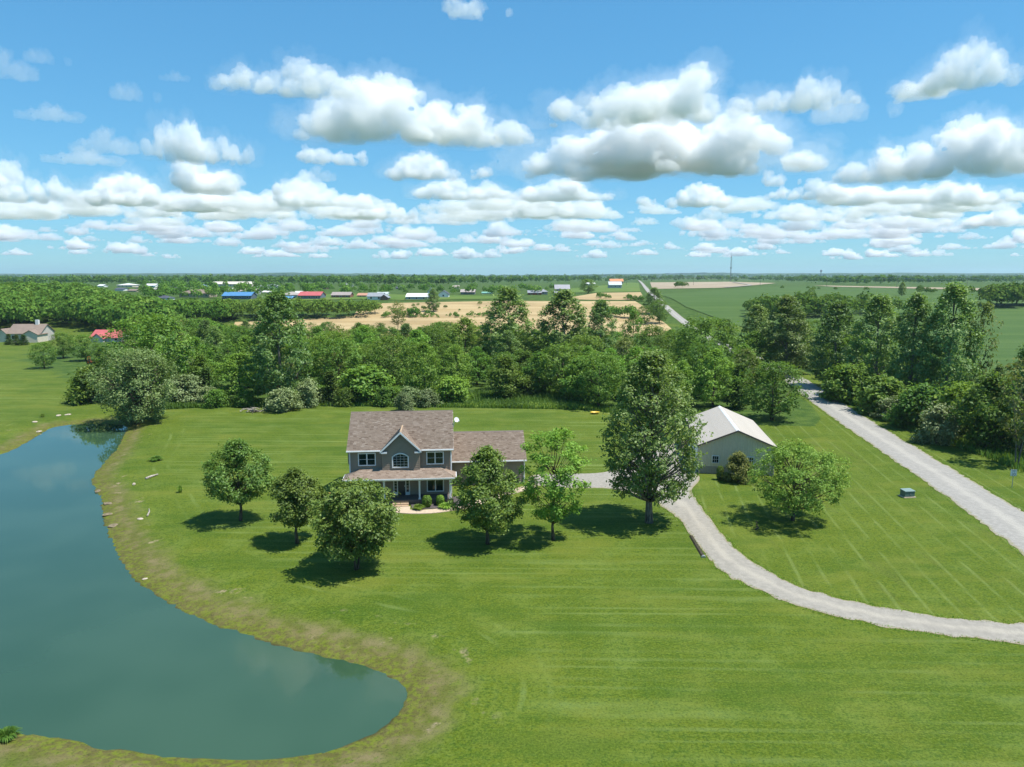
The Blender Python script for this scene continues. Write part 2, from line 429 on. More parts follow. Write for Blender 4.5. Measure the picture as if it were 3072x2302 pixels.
def graded(lo, hi, step, far_lo, far_hi, grow=1.16, extra=()):
    a = list(np.arange(lo, hi + 1e-6, step)); s = step; p = a[-1]
    while p < far_hi: s *= grow; p += s; a.append(p)
    s = step; p = lo; b = []
    while p > far_lo: s *= grow; p -= s; b.append(p)
    return np.array(sorted(set([round(q, 3) for q in b[::-1] + a + list(extra)])))
xs = graded(-95, 62, 0.8, -13000, 13000)
ys = graded(24, 142, 0.8, -1500, 14000, 1.16, np.arange(200, 500, 9.0))
GX, GY = np.meshgrid(xs, ys)
GZ, GD = ground_z(GX, GY)
nx, ny = len(xs), len(ys)
idx = np.arange(nx * ny).reshape(ny, nx)
quads = np.stack([idx[:-1,:-1], idx[:-1,1:], idx[1:,1:], idx[1:,:-1]], -1).reshape(-1, 4)
fx, fy = GX.ravel(), GY.ravel()
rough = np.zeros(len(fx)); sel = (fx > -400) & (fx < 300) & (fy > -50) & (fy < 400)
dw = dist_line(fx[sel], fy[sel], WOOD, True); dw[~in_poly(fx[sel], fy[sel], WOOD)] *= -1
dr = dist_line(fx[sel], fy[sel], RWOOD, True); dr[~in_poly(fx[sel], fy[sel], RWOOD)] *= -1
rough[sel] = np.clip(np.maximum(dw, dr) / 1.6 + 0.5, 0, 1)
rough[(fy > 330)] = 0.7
dcl = dist_line(fx, fy, ROADC)
right = np.zeros(len(fx)); DM = [((a[0]+b[0])/2, (a[1]+b[1])/2) for a, b in zip(DRIVE_L, DRIVE_R)]
rp = [(DM[0][0]+30, 40)] + DM + [(22,85),(36,110),(44,118),(62,140),(80,140),(80,40)]
right[sel] = in_poly(fx[sel], fy[sel], rp).astype(float)

def ground_mat():
    t = NT('grass_ground')
    p = t.pos()
    sep = t.n('SeparateXYZ'); t.set(sep.inputs[0], p); x, y = sep.outputs[0], sep.outputs[1]
    d = t.attr('shore'); rg = t.attr('rough'); rt = t.attr('right')
    big = t.noise(0.045, 3); mid = t.noise(0.33, 4); sm = t.noise(2.4, 4, rough=0.65); fine = t.noise(7, 4, rough=0.8); grain = t.noise(3.6, 2, t.scaled(p, 1, 1.6, 1), 0.7)
    strx = t.noise(1.0, 3, t.scaled(p, 0.06, 0.9, 1)); strr = t.noise(1.0, 3, t.scaled(p, 0.9, 0.07, 1, R(-11)))
    # mown lawn
    lawn = t.mix(t.step(big, 0.3, 0.7), (0.062,0.100,0.006), (0.096,0.128,0.009))
    lawn = t.mix(t.math('MULTIPLY', t.step(mid, 0.42, 0.75), 0.6), lawn, (0.132,0.180,0.034))
    lawn = t.mix(t.math('MULTIPLY', t.step(sm, 0.42, 0.66), 0.7), lawn, (0.036,0.080,0.008))
    # swaths left by the mower: along x in the main lawn, round the pond near its bank, along the road on the right
    wob = t.math('MULTIPLY', t.math('SUBTRACT', mid, 0.5), 1.6)
    def swath(coord, period, wobk=1.0, lo=0.5):
        ph = t.math('MULTIPLY_ADD', coord, 2 * math.pi / period, t.math('MULTIPLY', wob, wobk))
        return t.step(t.math('SINE', ph), lo, 1.0)
    uneven = t.noise(0.21, 2, t.scaled(p, 0.03, 1, 0)); patch = t.noise(0.11, 3, t.scaled(p, 0.7, 1.5, 1))
    s1 = t.math('MULTIPLY', swath(t.math('ADD', t.math('MULTIPLY_ADD', x, 0.02, y), t.math('MULTIPLY', uneven, 5.5)), 1.45, 0.9, 0.25), t.math('MULTIPLY_ADD', t.step(strx, 0.36, 0.60), 0.8, 0.2))
    s1 = t.math('MULTIPLY', s1, t.math('MULTIPLY', t.math('MULTIPLY_ADD', t.step(patch, 0.36, 0.62), 0.75, 0.25), t.math('MULTIPLY_ADD', t.step(y, 45.0, 95.0), 0.6, 0.8)))
    s2 = t.math('MULTIPLY', t.math('MULTIPLY', swath(d, 1.7, 0.9), t.step(t.noise(0.16, 3), 0.46, 0.66)), t.math('MULTIPLY', t.step(d, 5.0, 7.0), t.math('SUBTRACT', 1.0, t.step(d, 8.0, 11.0))))
    cr = t.math('MULTIPLY_ADD', x, 0.98, t.math('MULTIPLY', y, -0.185))
    s3 = t.math('MULTIPLY', swath(cr, 2.1, 0.35, 0.82), t.step(strr, 0.36, 0.60))
    nearp = t.math('SUBTRACT', 1.0, t.step(d, 7.0, 10.0))
    sw = t.math('MULTIPLY', s1, t.math('SUBTRACT', 1.0, nearp))
    sw = t.math('MAXIMUM', sw, s2)
    mixr = t.n('Mix', data_type='FLOAT'); t.set(mixr.inputs[0], rt); t.set(mixr.inputs[2], sw); t.set(mixr.inputs[3], s3)
    lawn = t.mix(t.math('MULTIPLY', t.math('MULTIPLY', mixr.outputs[0], 0.50), t.math('MULTIPLY_ADD', sm, 1.3, 0.15)), lawn, (0.205,0.265,0.085))
    lawn = t.mix(t.math('MULTIPLY', t.step(grain, 0.48, 0.70), 0.6), lawn, (0.130,0.176,0.026))
    lawn = t.mix(t.math('MULTIPLY', t.step(t.noise(0.17, 4, t.scaled(p, 0.6, 1.3, 1), 0.6), 0.48, 0.70), 0.6), lawn, (0.140,0.160,0.024))
    lawn = t.mix(t.math('MULTIPLY', t.step(t.noise(0.13, 4, t.scaled(p, 0.55, 1.5, 1, 0.1), 0.65), 0.50, 0.66), 0.55), lawn, (0.040,0.086,0.006))
    dk = t.math('MULTIPLY', t.math('MULTIPLY', rt, t.step(strr, 0.55, 0.72)), 0.45)
    lawn = t.mix(dk, lawn, (0.082,0.100,0.022))
    bare = t.math('MULTIPLY', t.step(t.noise(0.55, 5, rough=0.7), 0.68, 0.76), t.math('MULTIPLY_ADD', rt, 0.55, 0.12))
    lawn = t.mix(bare, lawn, (0.30,0.27,0.13))
    lawn = t.mix(t.math('MULTIPLY', t.step(fine, 0.50, 0.66), 0.42), lawn, (0.150,0.190,0.030))
    # bank of the pond
    wid = t.math('MULTIPLY_ADD', mid, 4.2, t.math('MULTIPLY', t.step(y, 95.0, 60.0), 0.9))
    dry = t.math('SUBTRACT', 1.0, t.step(d, t.math('MULTIPLY', wid, 0.45), t.math('ADD', wid, 1.6)))
    dcol = t.mix(t.step(t.noise(0.9, 4), 0.36, 0.66), (0.108,0.112,0.026), (0.205,0.165,0.082))
    dcol = t.mix(t.math('MULTIPLY', t.step(fine, 0.4, 0.7), 0.5), dcol, (0.075,0.070,0.024))
    c = t.mix(t.math('MULTIPLY', dry, t.step(sm, 0.26, 0.46)), lawn, dcol)
    dirt = t.math('MULTIPLY', t.step(t.noise(0.42, 4, rough=0.65), 0.60, 0.70), t.math('MULTIPLY', t.math('SUBTRACT', 1.0, t.step(d, 3.5, 7.0)), t.step(d, 0.4, 1.6)))
    c = t.mix(t.math('MULTIPLY', dirt, 0.8), c, (0.30,0.235,0.150))
    alg = t.math('SUBTRACT', 1.0, t.step(t.math('ADD', d, t.math('MULTIPLY', t.math('SUBTRACT', mid, 0.5), 2.0)), 0.6, 2.6))
    c = t.mix(t.math('MULTIPLY', alg, 0.8), c, t.mix(t.step(sm, 0.4, 0.6), (0.125,0.155,0.014), (0.090,0.082,0.024)))
    wet = t.math('SUBTRACT', 1.0, t.step(d, -0.1, 0.28))
    c = t.mix(t.math('MULTIPLY', wet, 0.9), c, (0.045,0.037,0.020))
    # rough grass and wood floor
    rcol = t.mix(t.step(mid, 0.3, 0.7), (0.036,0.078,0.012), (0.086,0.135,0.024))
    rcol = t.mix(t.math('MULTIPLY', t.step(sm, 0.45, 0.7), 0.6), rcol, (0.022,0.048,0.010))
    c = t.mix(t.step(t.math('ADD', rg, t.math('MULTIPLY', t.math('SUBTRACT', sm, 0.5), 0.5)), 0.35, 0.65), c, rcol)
    c = t.mix(t.math('MULTIPLY', t.step(fine, 0.52, 0.34), 0.75), c, t.mix(0.78, c, (0.012,0.026,0.003)))
    h = t.math('ADD', t.math('MULTIPLY', fine, 0.6), sm)
    return t.principled(c, 0.9, 0.12, t.bump(h, 0.55, 0.09))
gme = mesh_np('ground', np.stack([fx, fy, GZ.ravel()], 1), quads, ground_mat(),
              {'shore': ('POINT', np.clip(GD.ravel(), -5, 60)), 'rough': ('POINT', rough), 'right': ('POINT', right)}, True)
tag(link('ground', gme), 'mown green lawn and meadow running out to the horizon', kind='structure')

def water_mat():
    t = NT('pond_water')
    n1 = t.noise(1.6, 4, t.scaled(t.pos(), 1, 1.7, 1)); n2 = t.noise(0.07, 2)
    c = t.mix(t.step(n2, 0.35, 0.65), (0.028,0.066,0.034), (0.038,0.080,0.044))
    m = t.principled(c, t.math('MULTIPLY_ADD', n2, 0.03, 0.005), 0.5, t.bump(n1, 0.018, 0.08))
    t.b.inputs['IOR'].default_value = 1.5
    return m
PC = np.array(POND); nrm = np.roll(PC, -1, 0) - np.roll(PC, 1, 0); nrm = np.stack([nrm[:,1], -nrm[:,0]], 1); nrm /= np.linalg.norm(nrm, axis=1)[:, None]
if in_poly(np.array([(PC + nrm * 0.5)[10,0]]), np.array([(PC + nrm * 0.5)[10,1]]), POND)[0]: nrm = -nrm
PE = PC + nrm * 0.9
MB().add([(a, b, WATER_Z) for a, b in PE] , [tuple(range(len(PE)))]).build('pond_water', water_mat())
tag(bpy.data.objects['pond_water'], 'teal green pond water curving round the lawn', kind='structure')

def draped(name, poly, m, dz, label):
    """flat sheet cut along the terrain's slope, lying dz above it"""
    bm = bmesh.new()
    f = bm.faces.new([bm.verts.new((a, b, 0)) for a, b in poly])
    y0, y1 = min(q[1] for q in poly), max(q[1] for q in poly)
    x0, x1 = min(q[0] for q in poly), max(q[0] for q in poly)
    for yy in np.arange(272, 474, 9.0):
        if y0 < yy < y1: bmesh.ops.bisect_plane(bm, geom=bm.verts[:] + bm.edges[:] + bm.faces[:], plane_co=(0, yy, 0), plane_no=(0, 1, 0))
    bmesh.ops.triangulate(bm, faces=bm.faces[:])
    for v in bm.verts: v.co.z = gz(v.co.x, v.co.y) + dz
    bmesh.ops.recalc_face_normals(bm, faces=bm.faces[:])
    me = bpy.data.meshes.new(name); bm.to_mesh(me); bm.free(); me.materials.append(m)
    o = link(name, me)
    if sum(p.normal.z for p in me.polygons) < 0: me.flip_normals()
    return tag(o, label, kind='structure')
def px_poly(pts): return [hit(a, b)[:2] for a, b in pts]
def field_mat(name, a, b, c, sx, sy, rot=0.0):
    t = NT(name); p = t.pos()
    n = t.noise(1.0, 4, t.scaled(p, sx, sy, 1, rot)); n2 = t.noise(0.03, 3); n3 = t.noise(1.3, 3)
    col = t.mix(t.step(n, 0.35, 0.65), a, b); col = t.mix(t.math('MULTIPLY', t.step(n2, 0.45, 0.7), 0.6), col, c)
    col = t.mix(t.math('MULTIPLY', t.step(n3, 0.5, 0.75), 0.35), col, tuple(q * 0.55 for q in a))
    return t.principled(col, 0.95, 0.1, t.bump(n3, 0.5, 0.2))
TAN = field_mat('ripe_stubble', (0.33,0.235,0.115), (0.43,0.325,0.175), (0.26,0.19,0.10), 0.012, 0.09)
TAN2 = field_mat('bare_soil', (0.27,0.215,0.145), (0.36,0.295,0.215), (0.30,0.235,0.165), 0.02, 0.05)
CROP = field_mat('young_crop', (0.052,0.098,0.024), (0.074,0.122,0.032), (0.064,0.112,0.032), 0.015, 0.10, R(-8))
MEADOW = field_mat('meadow', (0.075,0.135,0.024), (0.110,0.165,0.036), (0.14,0.17,0.05), 0.02, 0.08)
draped('stubble_field', px_poly([(1085,913),(1300,908),(1530,904),(1640,905),(1760,905),(1905,905),(1930,920),(1960,945),(2000,975),(2035,1005),(1700,1020),(1200,1020),(690,1015),(705,968),(900,960),(1060,950)]), TAN, 0.25, 'golden stubble field behind the wood')
draped('stubble_field', px_poly([(1790,880),(1922,878),(1932,901),(1780,901),(1700,899)]), TAN, 0.25, 'small golden field beside the far road')
draped('bare_field', px_poly([(1957,868),(1950,848),(2190,846),(2330,850),(2190,864)]), TAN2, 0.3, 'pale brown field beyond the green crop')
draped('bare_field', px_poly([(2440,857),(3072,868),(3300,876),(3300,884),(2800,868),(2500,861)]), TAN2, 0.3, 'long pale strip of bare field in front of the far trees')
draped('crop_field', px_poly([(1965,885),(2200,868),(2340,861),(2520,863),(2800,870),(3300,888)]) + [(260,300),(245,60),(108,62),(114,180),(106,300),(96,395)], CROP, 0.3, 'dark green crop field right of the road')
draped('meadow_strip', px_poly([(1640,880),(1715,866),(1895,848),(1916,850),(1921,876)]), MEADOW, 0.22, 'light green meadow left of the far road')
draped('meadow_strip', px_poly([(840,905),(1080,898),(1230,902),(1520,897),(1530,889),(1250,886),(1050,882),(860,886)]), MEADOW, 0.22, 'light green strip in front of the far houses')

def ribbon(name, left, rightp, m, dz, label, closed_z=None, mid=3):
    """road surface between two edges with a cambered middle and uneven verges"""
    V, Q, A = [], [], []
    n = len(left); cols = mid * 2 + 1
    JL, JR = [vnoise(np.column_stack([np.array(e)[:, :2] * 1.3, np.full(len(e), z_)]), 8) * 0.34 for e, z_ in ((left, 3.3), (rightp, 7.7))]
    for i in range(n):
        l, r = np.array(left[i]), np.array(rightp[i])
        dirv = (r - l) / (np.linalg.norm(r - l) + 1e-9)
        jl, jr = JL[i], JR[i]
        l = l + dirv * jl; r = r + dirv * jr
        for k in range(cols):
            u = k / (cols - 1); q = l + (r - l) * u; a = 1 - abs(2 * u - 1)
            V.append((q[0], q[1], dz + max(0, (np.hypot(*q) - 250)) * 0.0006 + 0.05 * min(1, a * 2.5))); A.append(a)
    for i in range(n - 1):
        for k in range(cols - 1):
            a = i * cols + k; Q.append((a, a + 1, a + cols + 1, a + cols))
    V = np.array(V); V[:, 2] += ground_z(V[:, 0], V[:, 1])[0]
    me = mesh_np(name, V, Q, m, {'across': ('POINT', A)}, True)
    if me.polygons[0].normal.z < 0: me.flip_normals()
    return tag(link(name, me), label, kind='structure')
def offset(line, wv):
    P = np.array(line); T = np.gradient(P, axis=0); T /= np.linalg.norm(T, axis=1)[:, None]
    N = np.stack([T[:,1], -T[:,0]], 1)
    return P - N * wv, P + N * wv
RC = []
for (a, b), (c, d_) in zip(ROADC[:-1], ROADC[1:]):
    L = math.hypot(c - a, d_ - b); n = max(1, int(L / (0.6 if b < 190 else 9)))
    RC += [(a + (c - a) * k / n, b + (d_ - b) * k / n) for k in range(n)]
l, r = offset(RC, np.array([2.95 if q[1] < 250 else 2.2 for q in RC])[:, None])
ribbon('gravel_road', l, r, GRAVEL, 0.03, 'straight grey gravel road running past the barn into the distance')
ribbon('driveway', catmull(DRIVE_L, 12), catmull(DRIVE_R, 12), GRAVEL2, 0.02, 'curving pale gravel driveway from the road to the garage')
PADS = catmull(PAD, 4, True)
pc = np.mean(PADS, axis=0)
V = [(pc[0], pc[1], 0.034)]; A = [0.8]; Q = []
for f_, a_ in ((0.5, 0.6), (0.85, 0.4), (1.0, 0.0)):
    for q in PADS:
        q = np.array(q); s_ = pc + (q - pc) * f_; V.append((s_[0], s_[1], 0.034 if f_ < 1 else 0.012)); A.append(a_)
n = len(PADS)
Q3 = [(0, 1 + i, 1 + (i + 1) % n) for i in range(n)]
for k in range(2):
    for i in range(n):
        a, b = 1 + k * n + i, 1 + k * n + (i + 1) % n
        Q3 += [(a, a + n, b + n), (a, b + n, b)]
me = mesh_np('parking_pad', V, Q3, GRAVEL2, {'across': ('POINT', A)}, True)
if me.polygons[0].normal.z < 0: me.flip_normals()
tag(link('parking_pad', me), 'pale gravel parking pad between garage and barn', kind='structure')
# white track near the radio mast
tk = [hit(a, b)[:2] for a, b in ((2175,864),(2215,861),(2250,857),(2225,852),(2200,848))]
l, r = offset(catmull(tk, 6), 3.2)
ribbon('farm_track', l, r, GRAVEL2, 0.35, 'pale farm track bending across the far fields')

# far hills
hx = np.linspace(-12500, 12500, 420); rows = [(5600, 0.0), (6200, .45), (6800, .8), (7600, 1.0), (8800, 0.9), (10500, .85)]
HV, HQ = [], []
for j, (yy, k) in enumerate(rows):
    P = np.stack([hx / 2600, np.full_like(hx, j * 0.35), np.zeros_like(hx)], 1)
    hgt = 26 + 20 * vnoise(P, 3) + 9 * vnoise(P * 4.2, 4) + 6.0 * vnoise(P * np.array([40, 3, 1]), 9) + 3.0 * vnoise(P * np.array([130, 3, 1]), 10)
    hgt = hgt + 10 * np.exp(-((hx + 4200) / 1500) ** 2)
    for a, b in zip(hx, hgt * k + 9): HV.append((a * (0.55 + 0.45 * yy / 10500), yy + 300 * math.sin(a / 1900), b))
m_ = len(hx)
for j in range(len(rows) - 1):
    for i in range(m_ - 1): HQ.append((j*m_+i, j*m_+i+1, (j+1)*m_+i+1, (j+1)*m_+i))
def hill_mat():
    t = NT('wooded_hills'); n = t.noise(1.0, 4, t.scaled(t.pos(), 0.012, 0.004, 0.02)); n2 = t.noise(0.0012, 3)
    c = t.mix(t.step(n, 0.35, 0.65), (0.020,0.042,0.014), (0.050,0.085,0.024)); c = t.mix(t.math('MULTIPLY', t.step(n2, .55, .75), .5), c, (0.10,0.14,0.05))
    return t.principled(c, 1.0, 0.0, t.bump(n, 0.8, 12))
tag(link('hills', mesh_np('hills', HV, HQ, hill_mat(), None, True)), 'low wooded hills along the horizon', kind='structure')

# ------------------------------------------------------------------ the house
HOUSE = empty('house', (-18.0, 76.6, 0), R(5))
tag(HOUSE, 'two storey taupe sided house with brown shingle roof, front gable and white porch posts', 'house')
_boards = {}
def siding(parent, L0, z0, z1, loc, rz, clip=None, step=0.235):
    """lap siding: one board per course, each a wedge of its own"""
    z = z0
    while z < z1 - 0.02:
        h = min(step, z1 - z)
        a, b = (0.0, L0) if clip is None else clip(z + h)
        if b - a > 0.15:
            key = (round(b - a, 3), round(h, 3))
            if key not in _boards:
                _boards[key] = MB().prism([(0,-0.042,0.034),(0,0.0,0.034),(0,0.0,h),(0,-0.026,h)], (b - a, 0, 0)).mesh('siding_board', SIDING)
            cx, sx = math.cos(rz), math.sin(rz)
            link('siding_board', _boards[key], parent, (loc[0] + a * cx, loc[1] + a * sx, z), rz)
        z += step
def shingles(name, parent, o, u, v, nrm, vlen, ext, tw=0.34, ex=0.155, seed=1):
    """rows of single shingle tabs; ext(s) gives the left and right end of the course at distance s up the slope"""
    rng = np.random.default_rng(seed)
    o, u, v, nrm = [np.array(q, float) for q in (o, u, v, nrm)]
    V, Q, Tn = [], [], []
    s, row = 0.0, 0
    while s < vlen:
        a, b = ext(s)
        x = a - rng.uniform(0, tw)
        e2 = min(ex * 1.35, vlen - s + 0.02)
        while x < b:
            wd = tw * rng.uniform(0.7, 1.35); x0, x1 = max(x, a), min(x + wd - 0.012, b)
            if x1 - x0 > 0.03:
                lift = 0.022 + rng.uniform(0, 0.012); k = len(V); dn = rng.uniform(-0.012, 0.012)
                p0 = o + u * x0 + v * (s + dn); p1 = o + u * x1 + v * (s + dn)
                V += [p0 + nrm * lift, p1 + nrm * lift, p1 + v * e2 + nrm * 0.006, p0 + v * e2 + nrm * 0.006, p0, p1]
                Q += [(k, k+1, k+2, k+3), (k+4, k+5, k+1, k)]
                tt = np.clip(rng.normal(0.5, 0.2), 0, 1); Tn += [tt, tt * 0.5]
            x += wd
        s += ex; row += 1
    o_ = link(name, mesh_np(name, V, Q, SHINGLE, {'tint': ('FACE', Tn)}), parent)
    return tag(o_, kind='stuff')
S = 0.734; SL = math.sqrt(1 + S * S)
# main block
wall = MB().prism([(0,0,0),(0,8.6,0),(0,8.6,5.96),(0,4.3,9.10),(0,0,5.96)], (11.2,0,0)).build('wall', SIDING, HOUSE)
siding(wall, 11.2, 0.60, 5.86, (0, -0.002, 0), 0)
siding(wall, 8.6, 0.4, 9.0, (-0.002, 8.6, 0), R(-90), lambda z: (0, 8.6) if z < 5.96 else ((z - 5.96) / 0.73, 8.6 - (z - 5.96) / 0.73))
siding(wall, 8.6, 0.4, 9.0, (11.202, 0, 0), R(90), lambda z: (0, 8.6) if z < 5.96 else ((z - 5.96) / 0.73, 8.6 - (z - 5.96) / 0.73))
for xx in (0.0, 11.2):
    MB().box(xx - 0.07, xx + 0.07, -0.06, 0.06, 0.6, 5.75).build('corner_board', WHITE, HOUSE)
roof = MB()
roof.prism([(-0.25,-0.4,5.69),(-0.25,-0.4,5.85),(-0.25,4.3,9.3),(-0.25,9.0,5.85),(-0.25,9.0,5.69),(-0.25,4.3,9.14)], (11.7,0,0))
roof = roof.build('roof', ROOFB, HOUSE)
shingles('shingles', roof, (-0.28,-0.43,5.85), (1,0,0), (0,1/SL,S/SL), (0,-S/SL,1/SL), 5.86, lambda s: (0, 11.76), seed=2)
MB().prism([(-0.29,4.08,9.16),(-0.29,4.3,9.36),(-0.29,4.52,9.16),(-0.29,4.3,9.31)], (11.78,0,0)).build('ridge_cap', DARKTRIM, roof)
for xx in (-0.29, 11.45):
    MB().prism([(xx,-0.42,5.66),(xx,-0.42,5.84),(xx,4.3,9.29),(xx,9.02,5.84),(xx,9.02,5.66),(xx,4.3,9.10)], (0.035,0,0)).build('rake_board', WHITE, roof)
for a, b in ((-0.3, 3.42), (7.93, 11.5)):
    MB().prism([(a,-0.55,5.74),(a,-0.53,5.86),(a,-0.42,5.86),(a,-0.42,5.72),(a,-0.50,5.70)], (b - a,0,0)).build('gutter', WHITE, roof)
MB().box(-0.24, 11.44, -0.39, -0.03, 5.66, 5.685).build('soffit', WHITE, roof)
# side bay on the left, only its edge shows
bay = MB().box(-0.55, -0.04, 2.4, 5.0, 3.6, 5.5).build('side_bay', SIDING, HOUSE)
# gabled front projection
bump = MB().prism([(3.65,-0.5,3.35),(7.70,-0.5,3.35),(7.70,-0.5,5.86),(5.675,-0.5,7.80),(3.65,-0.5,5.86)], (0,0.9,0)).build('front_projection', SIDING, HOUSE)
siding(bump, 4.05, 3.4, 7.75, (3.65, -0.502, 0), 0, lambda z: (0, 4.05) if z < 5.86 else ((z - 5.86) / 0.958, 4.05 - (z - 5.86) / 0.958))
siding(bump, 0.5, 3.4, 5.8, (3.648, 0.0, 0), R(-90)); siding(bump, 0.5, 3.4, 5.8, (7.702, -0.5, 0), R(90))
for xx in (3.65, 7.70): MB().box(xx - 0.05, xx + 0.05, -0.55, -0.45, 3.45, 5.75).build('corner_board', SIDING, bump)
DS = (7.98 - 5.80) / 2.235; DSL = math.sqrt(1 + DS * DS)
for sgn, nm in ((-1, 1), (1, 2)):
    xe = 5.675 + sgn * 2.235
    dr_ = MB().prism([(xe,-0.95,5.80),(5.675,-0.95,7.98),(5.675,-0.95,7.82),(xe,-0.95,5.64)], (0,3.36,0)).build('gable_roof', ROOFB, HOUSE)
    u_ = (0, sgn * 1.0, 0)
    def ext(s, sgn=sgn):
        z = 5.80 + s * DS / DSL; ymax = (z - 5.85) / S - 0.4
        return (-0.96, ymax + 0.05) if sgn > 0 else (-(ymax + 0.05), 0.96)
    shingles('shingles', dr_, (xe, 0, 5.80), u_, (-sgn / DSL, 0, DS / DSL), (sgn * DS / DSL, 0, 1 / DSL), 2.235 * DSL, ext, seed=5 + nm)
    MB().prism([(xe + sgn*0.03,-0.96,5.62),(xe + sgn*0.03,-0.96,5.84),(5.675,-0.96,8.02),(5.675,-0.96,7.78)], (0,-0.05,0)).build('rake_board', WHITE, dr_)
    MB().box(min(xe - sgn*0.08, xe - sgn*0.72), max(xe - sgn*0.08, xe - sgn*0.72), -0.98, -0.54, 5.58, 5.74).build('eave_return', WHITE, dr_)
MB().prism([(5.58,-0.97,7.98),(5.675,-0.97,8.07),(5.77,-0.97,7.98)], (0,3.45,0)).build('ridge_cap', STEPM, HOUSE)
# porch
deck = MB().box(-0.05, 11.25, -1.95, -0.003, 0.30, 0.55).build('porch_deck', DECK, HOUSE)
MB().box(0.05, 11.15, -1.85, -0.01, 0.0, 0.297).build('porch_skirt', DECK, deck)
for k in range(10):
    MB().box(-0.06, 11.26, -1.96 + k * 0.196, -1.96 + k * 0.196 + 0.186, 0.552, 0.575).build('deck_plank', DECK, deck)
pr = MB().add([(-0.5,-2.3,3.10),(11.7,-2.3,3.10),(11.7,-0.003,3.10),(-0.5,-0.003,3.10),(1.4,-0.003,3.72),(9.8,-0.003,3.72),
               (-0.5,-2.3,2.98),(11.7,-2.3,2.98),(11.7,-0.003,2.98),(-0.5,-0.003,2.98)],
              [(0,1,5,4),(1,2,5),(3,0,4),(2,3,4,5),(0,6,7,1),(1,7,8,2),(2,8,9,3),(3,9,6,0),(6,9,8,7)]).build('porch_roof', ROOFB, HOUSE)
PS = 0.62 / 2.297; PSL = math.sqrt(1 + PS * PS)
shingles('shingles', pr, (-0.5,-2.32,3.10), (1,0,0), (0,1/PSL,PS/PSL), (0,-PS/PSL,1/PSL), 2.30 * PSL, lambda s: (1.9 * s / (2.3 * PSL), 12.2 - 1.9 * s / (2.3 * PSL)), seed=11)
for sgn, xe in ((1, -0.5), (-1, 11.7)):
    hl = math.hypot(1.9, 0.62)
    shingles('shingles', pr, (xe, -2.3, 3.10), (0,1,0), (sgn*1.9/hl,0,0.62/hl), (-sgn*0.62/hl,0,1.9/hl), hl, lambda s: (2.3 * s / hl, 2.3), seed=15 + sgn)
MB().box(-0.52, 11.72, -2.40, -2.305, 2.97, 3.10).build('gutter', WHITE, pr)
MB().box(-0.58, -0.505, -2.40, -0.0, 2.97, 3.10).build('gutter', WHITE, pr)
MB().box(11.705, 11.78, -2.40, -0.0, 2.97, 3.10).build('gutter', WHITE, pr)
MB().box(0.0, 11.2, -1.86, -1.66, 2.72, 2.975).build('porch_beam', WHITE, HOUSE)
for xx in (0.14, 3.85, 7.70, 11.06):
    p_ = MB().box(xx - 0.09, xx + 0.09, -1.85, -1.67, 0.58, 2.72).build('porch_post', WHITE, HOUSE)
    MB().box(xx - 0.13, xx + 0.13, -1.89, -1.63, 0.577, 0.72).build('post_base', WHITE, p_)
    MB().box(xx - 0.12, xx + 0.12, -1.88, -1.64, 2.60, 2.715).build('post_cap', WHITE, p_)
for k in range(3):
    MB().box(4.75, 6.5, -2.0 - k * 0.32, -1.97 - (k - 1) * 0.32 if k else -1.962, 0.0, 0.42 - k * 0.14).build('step', STEPM, HOUSE)
for xx in (-0.02, 11.17):
    MB().tube([(xx, -0.46, 5.72), (xx, -0.13, 5.5), (xx, -0.13, 3.80)], 0.045, 6).build('downpipe', WHITE, HOUSE)

def window(parent, x0, x1, z0, z1, y, sashes=2, trim=0.11, rails=1, name='window', loc=(0,0,0), rz=0.0, cols=0):
    m = MB()
    m.box(x0 - trim, x1 + trim, y - 0.075, y, z1, z1 + trim); m.box(x0 - trim, x1 + trim, y - 0.095, y, z0 - trim, z0)
    m.box(x0 - trim, x0, y - 0.072, y, z0, z1); m.box(x1, x1 + trim, y - 0.072, y, z0, z1)
    wdt = (x1 - x0) / sashes
    for k in range(1, sashes): m.box(x0 + k*wdt - 0.06, x0 + k*wdt + 0.06, y - 0.070, y, z0, z1)
    wv = m.build(name, WHITE, parent, loc, rz)
    for k in range(sashes):
        a, b = x0 + k*wdt + (0.06 if k else 0), x0 + (k+1)*wdt - (0.06 if k < sashes - 1 else 0)
        MB().box(a, b, y - 0.040, y - 0.001, z0, z1).build('pane', GLASS, wv)
        for q in range(rails):
            zz = z0 + (z1 - z0) * (q + 1) / (rails + 1)
            MB().box(a, b, y - 0.052, y - 0.041, zz - 0.014, zz + 0.014).build('sash_rail', WHITE, wv)
        for q in range(cols):
            xx = a + (b - a) * (q + 1) / (cols + 1)
            MB().box(xx - 0.012, xx + 0.012, y - 0.050, y - 0.041, z0, z1).build('glazing_bar', WHITE, wv)
    return wv
YW = -0.044
window(HOUSE, 1.02, 2.75, 4.15, 5.40, YW); window(HOUSE, 8.55, 10.28, 4.15, 5.40, YW)
window(HOUSE, 8.55, 10.25, 0.98, 2.50, YW, rails=0); window(HOUSE, 1.30, 2.95, 0.98, 2.50, YW, rails=0)
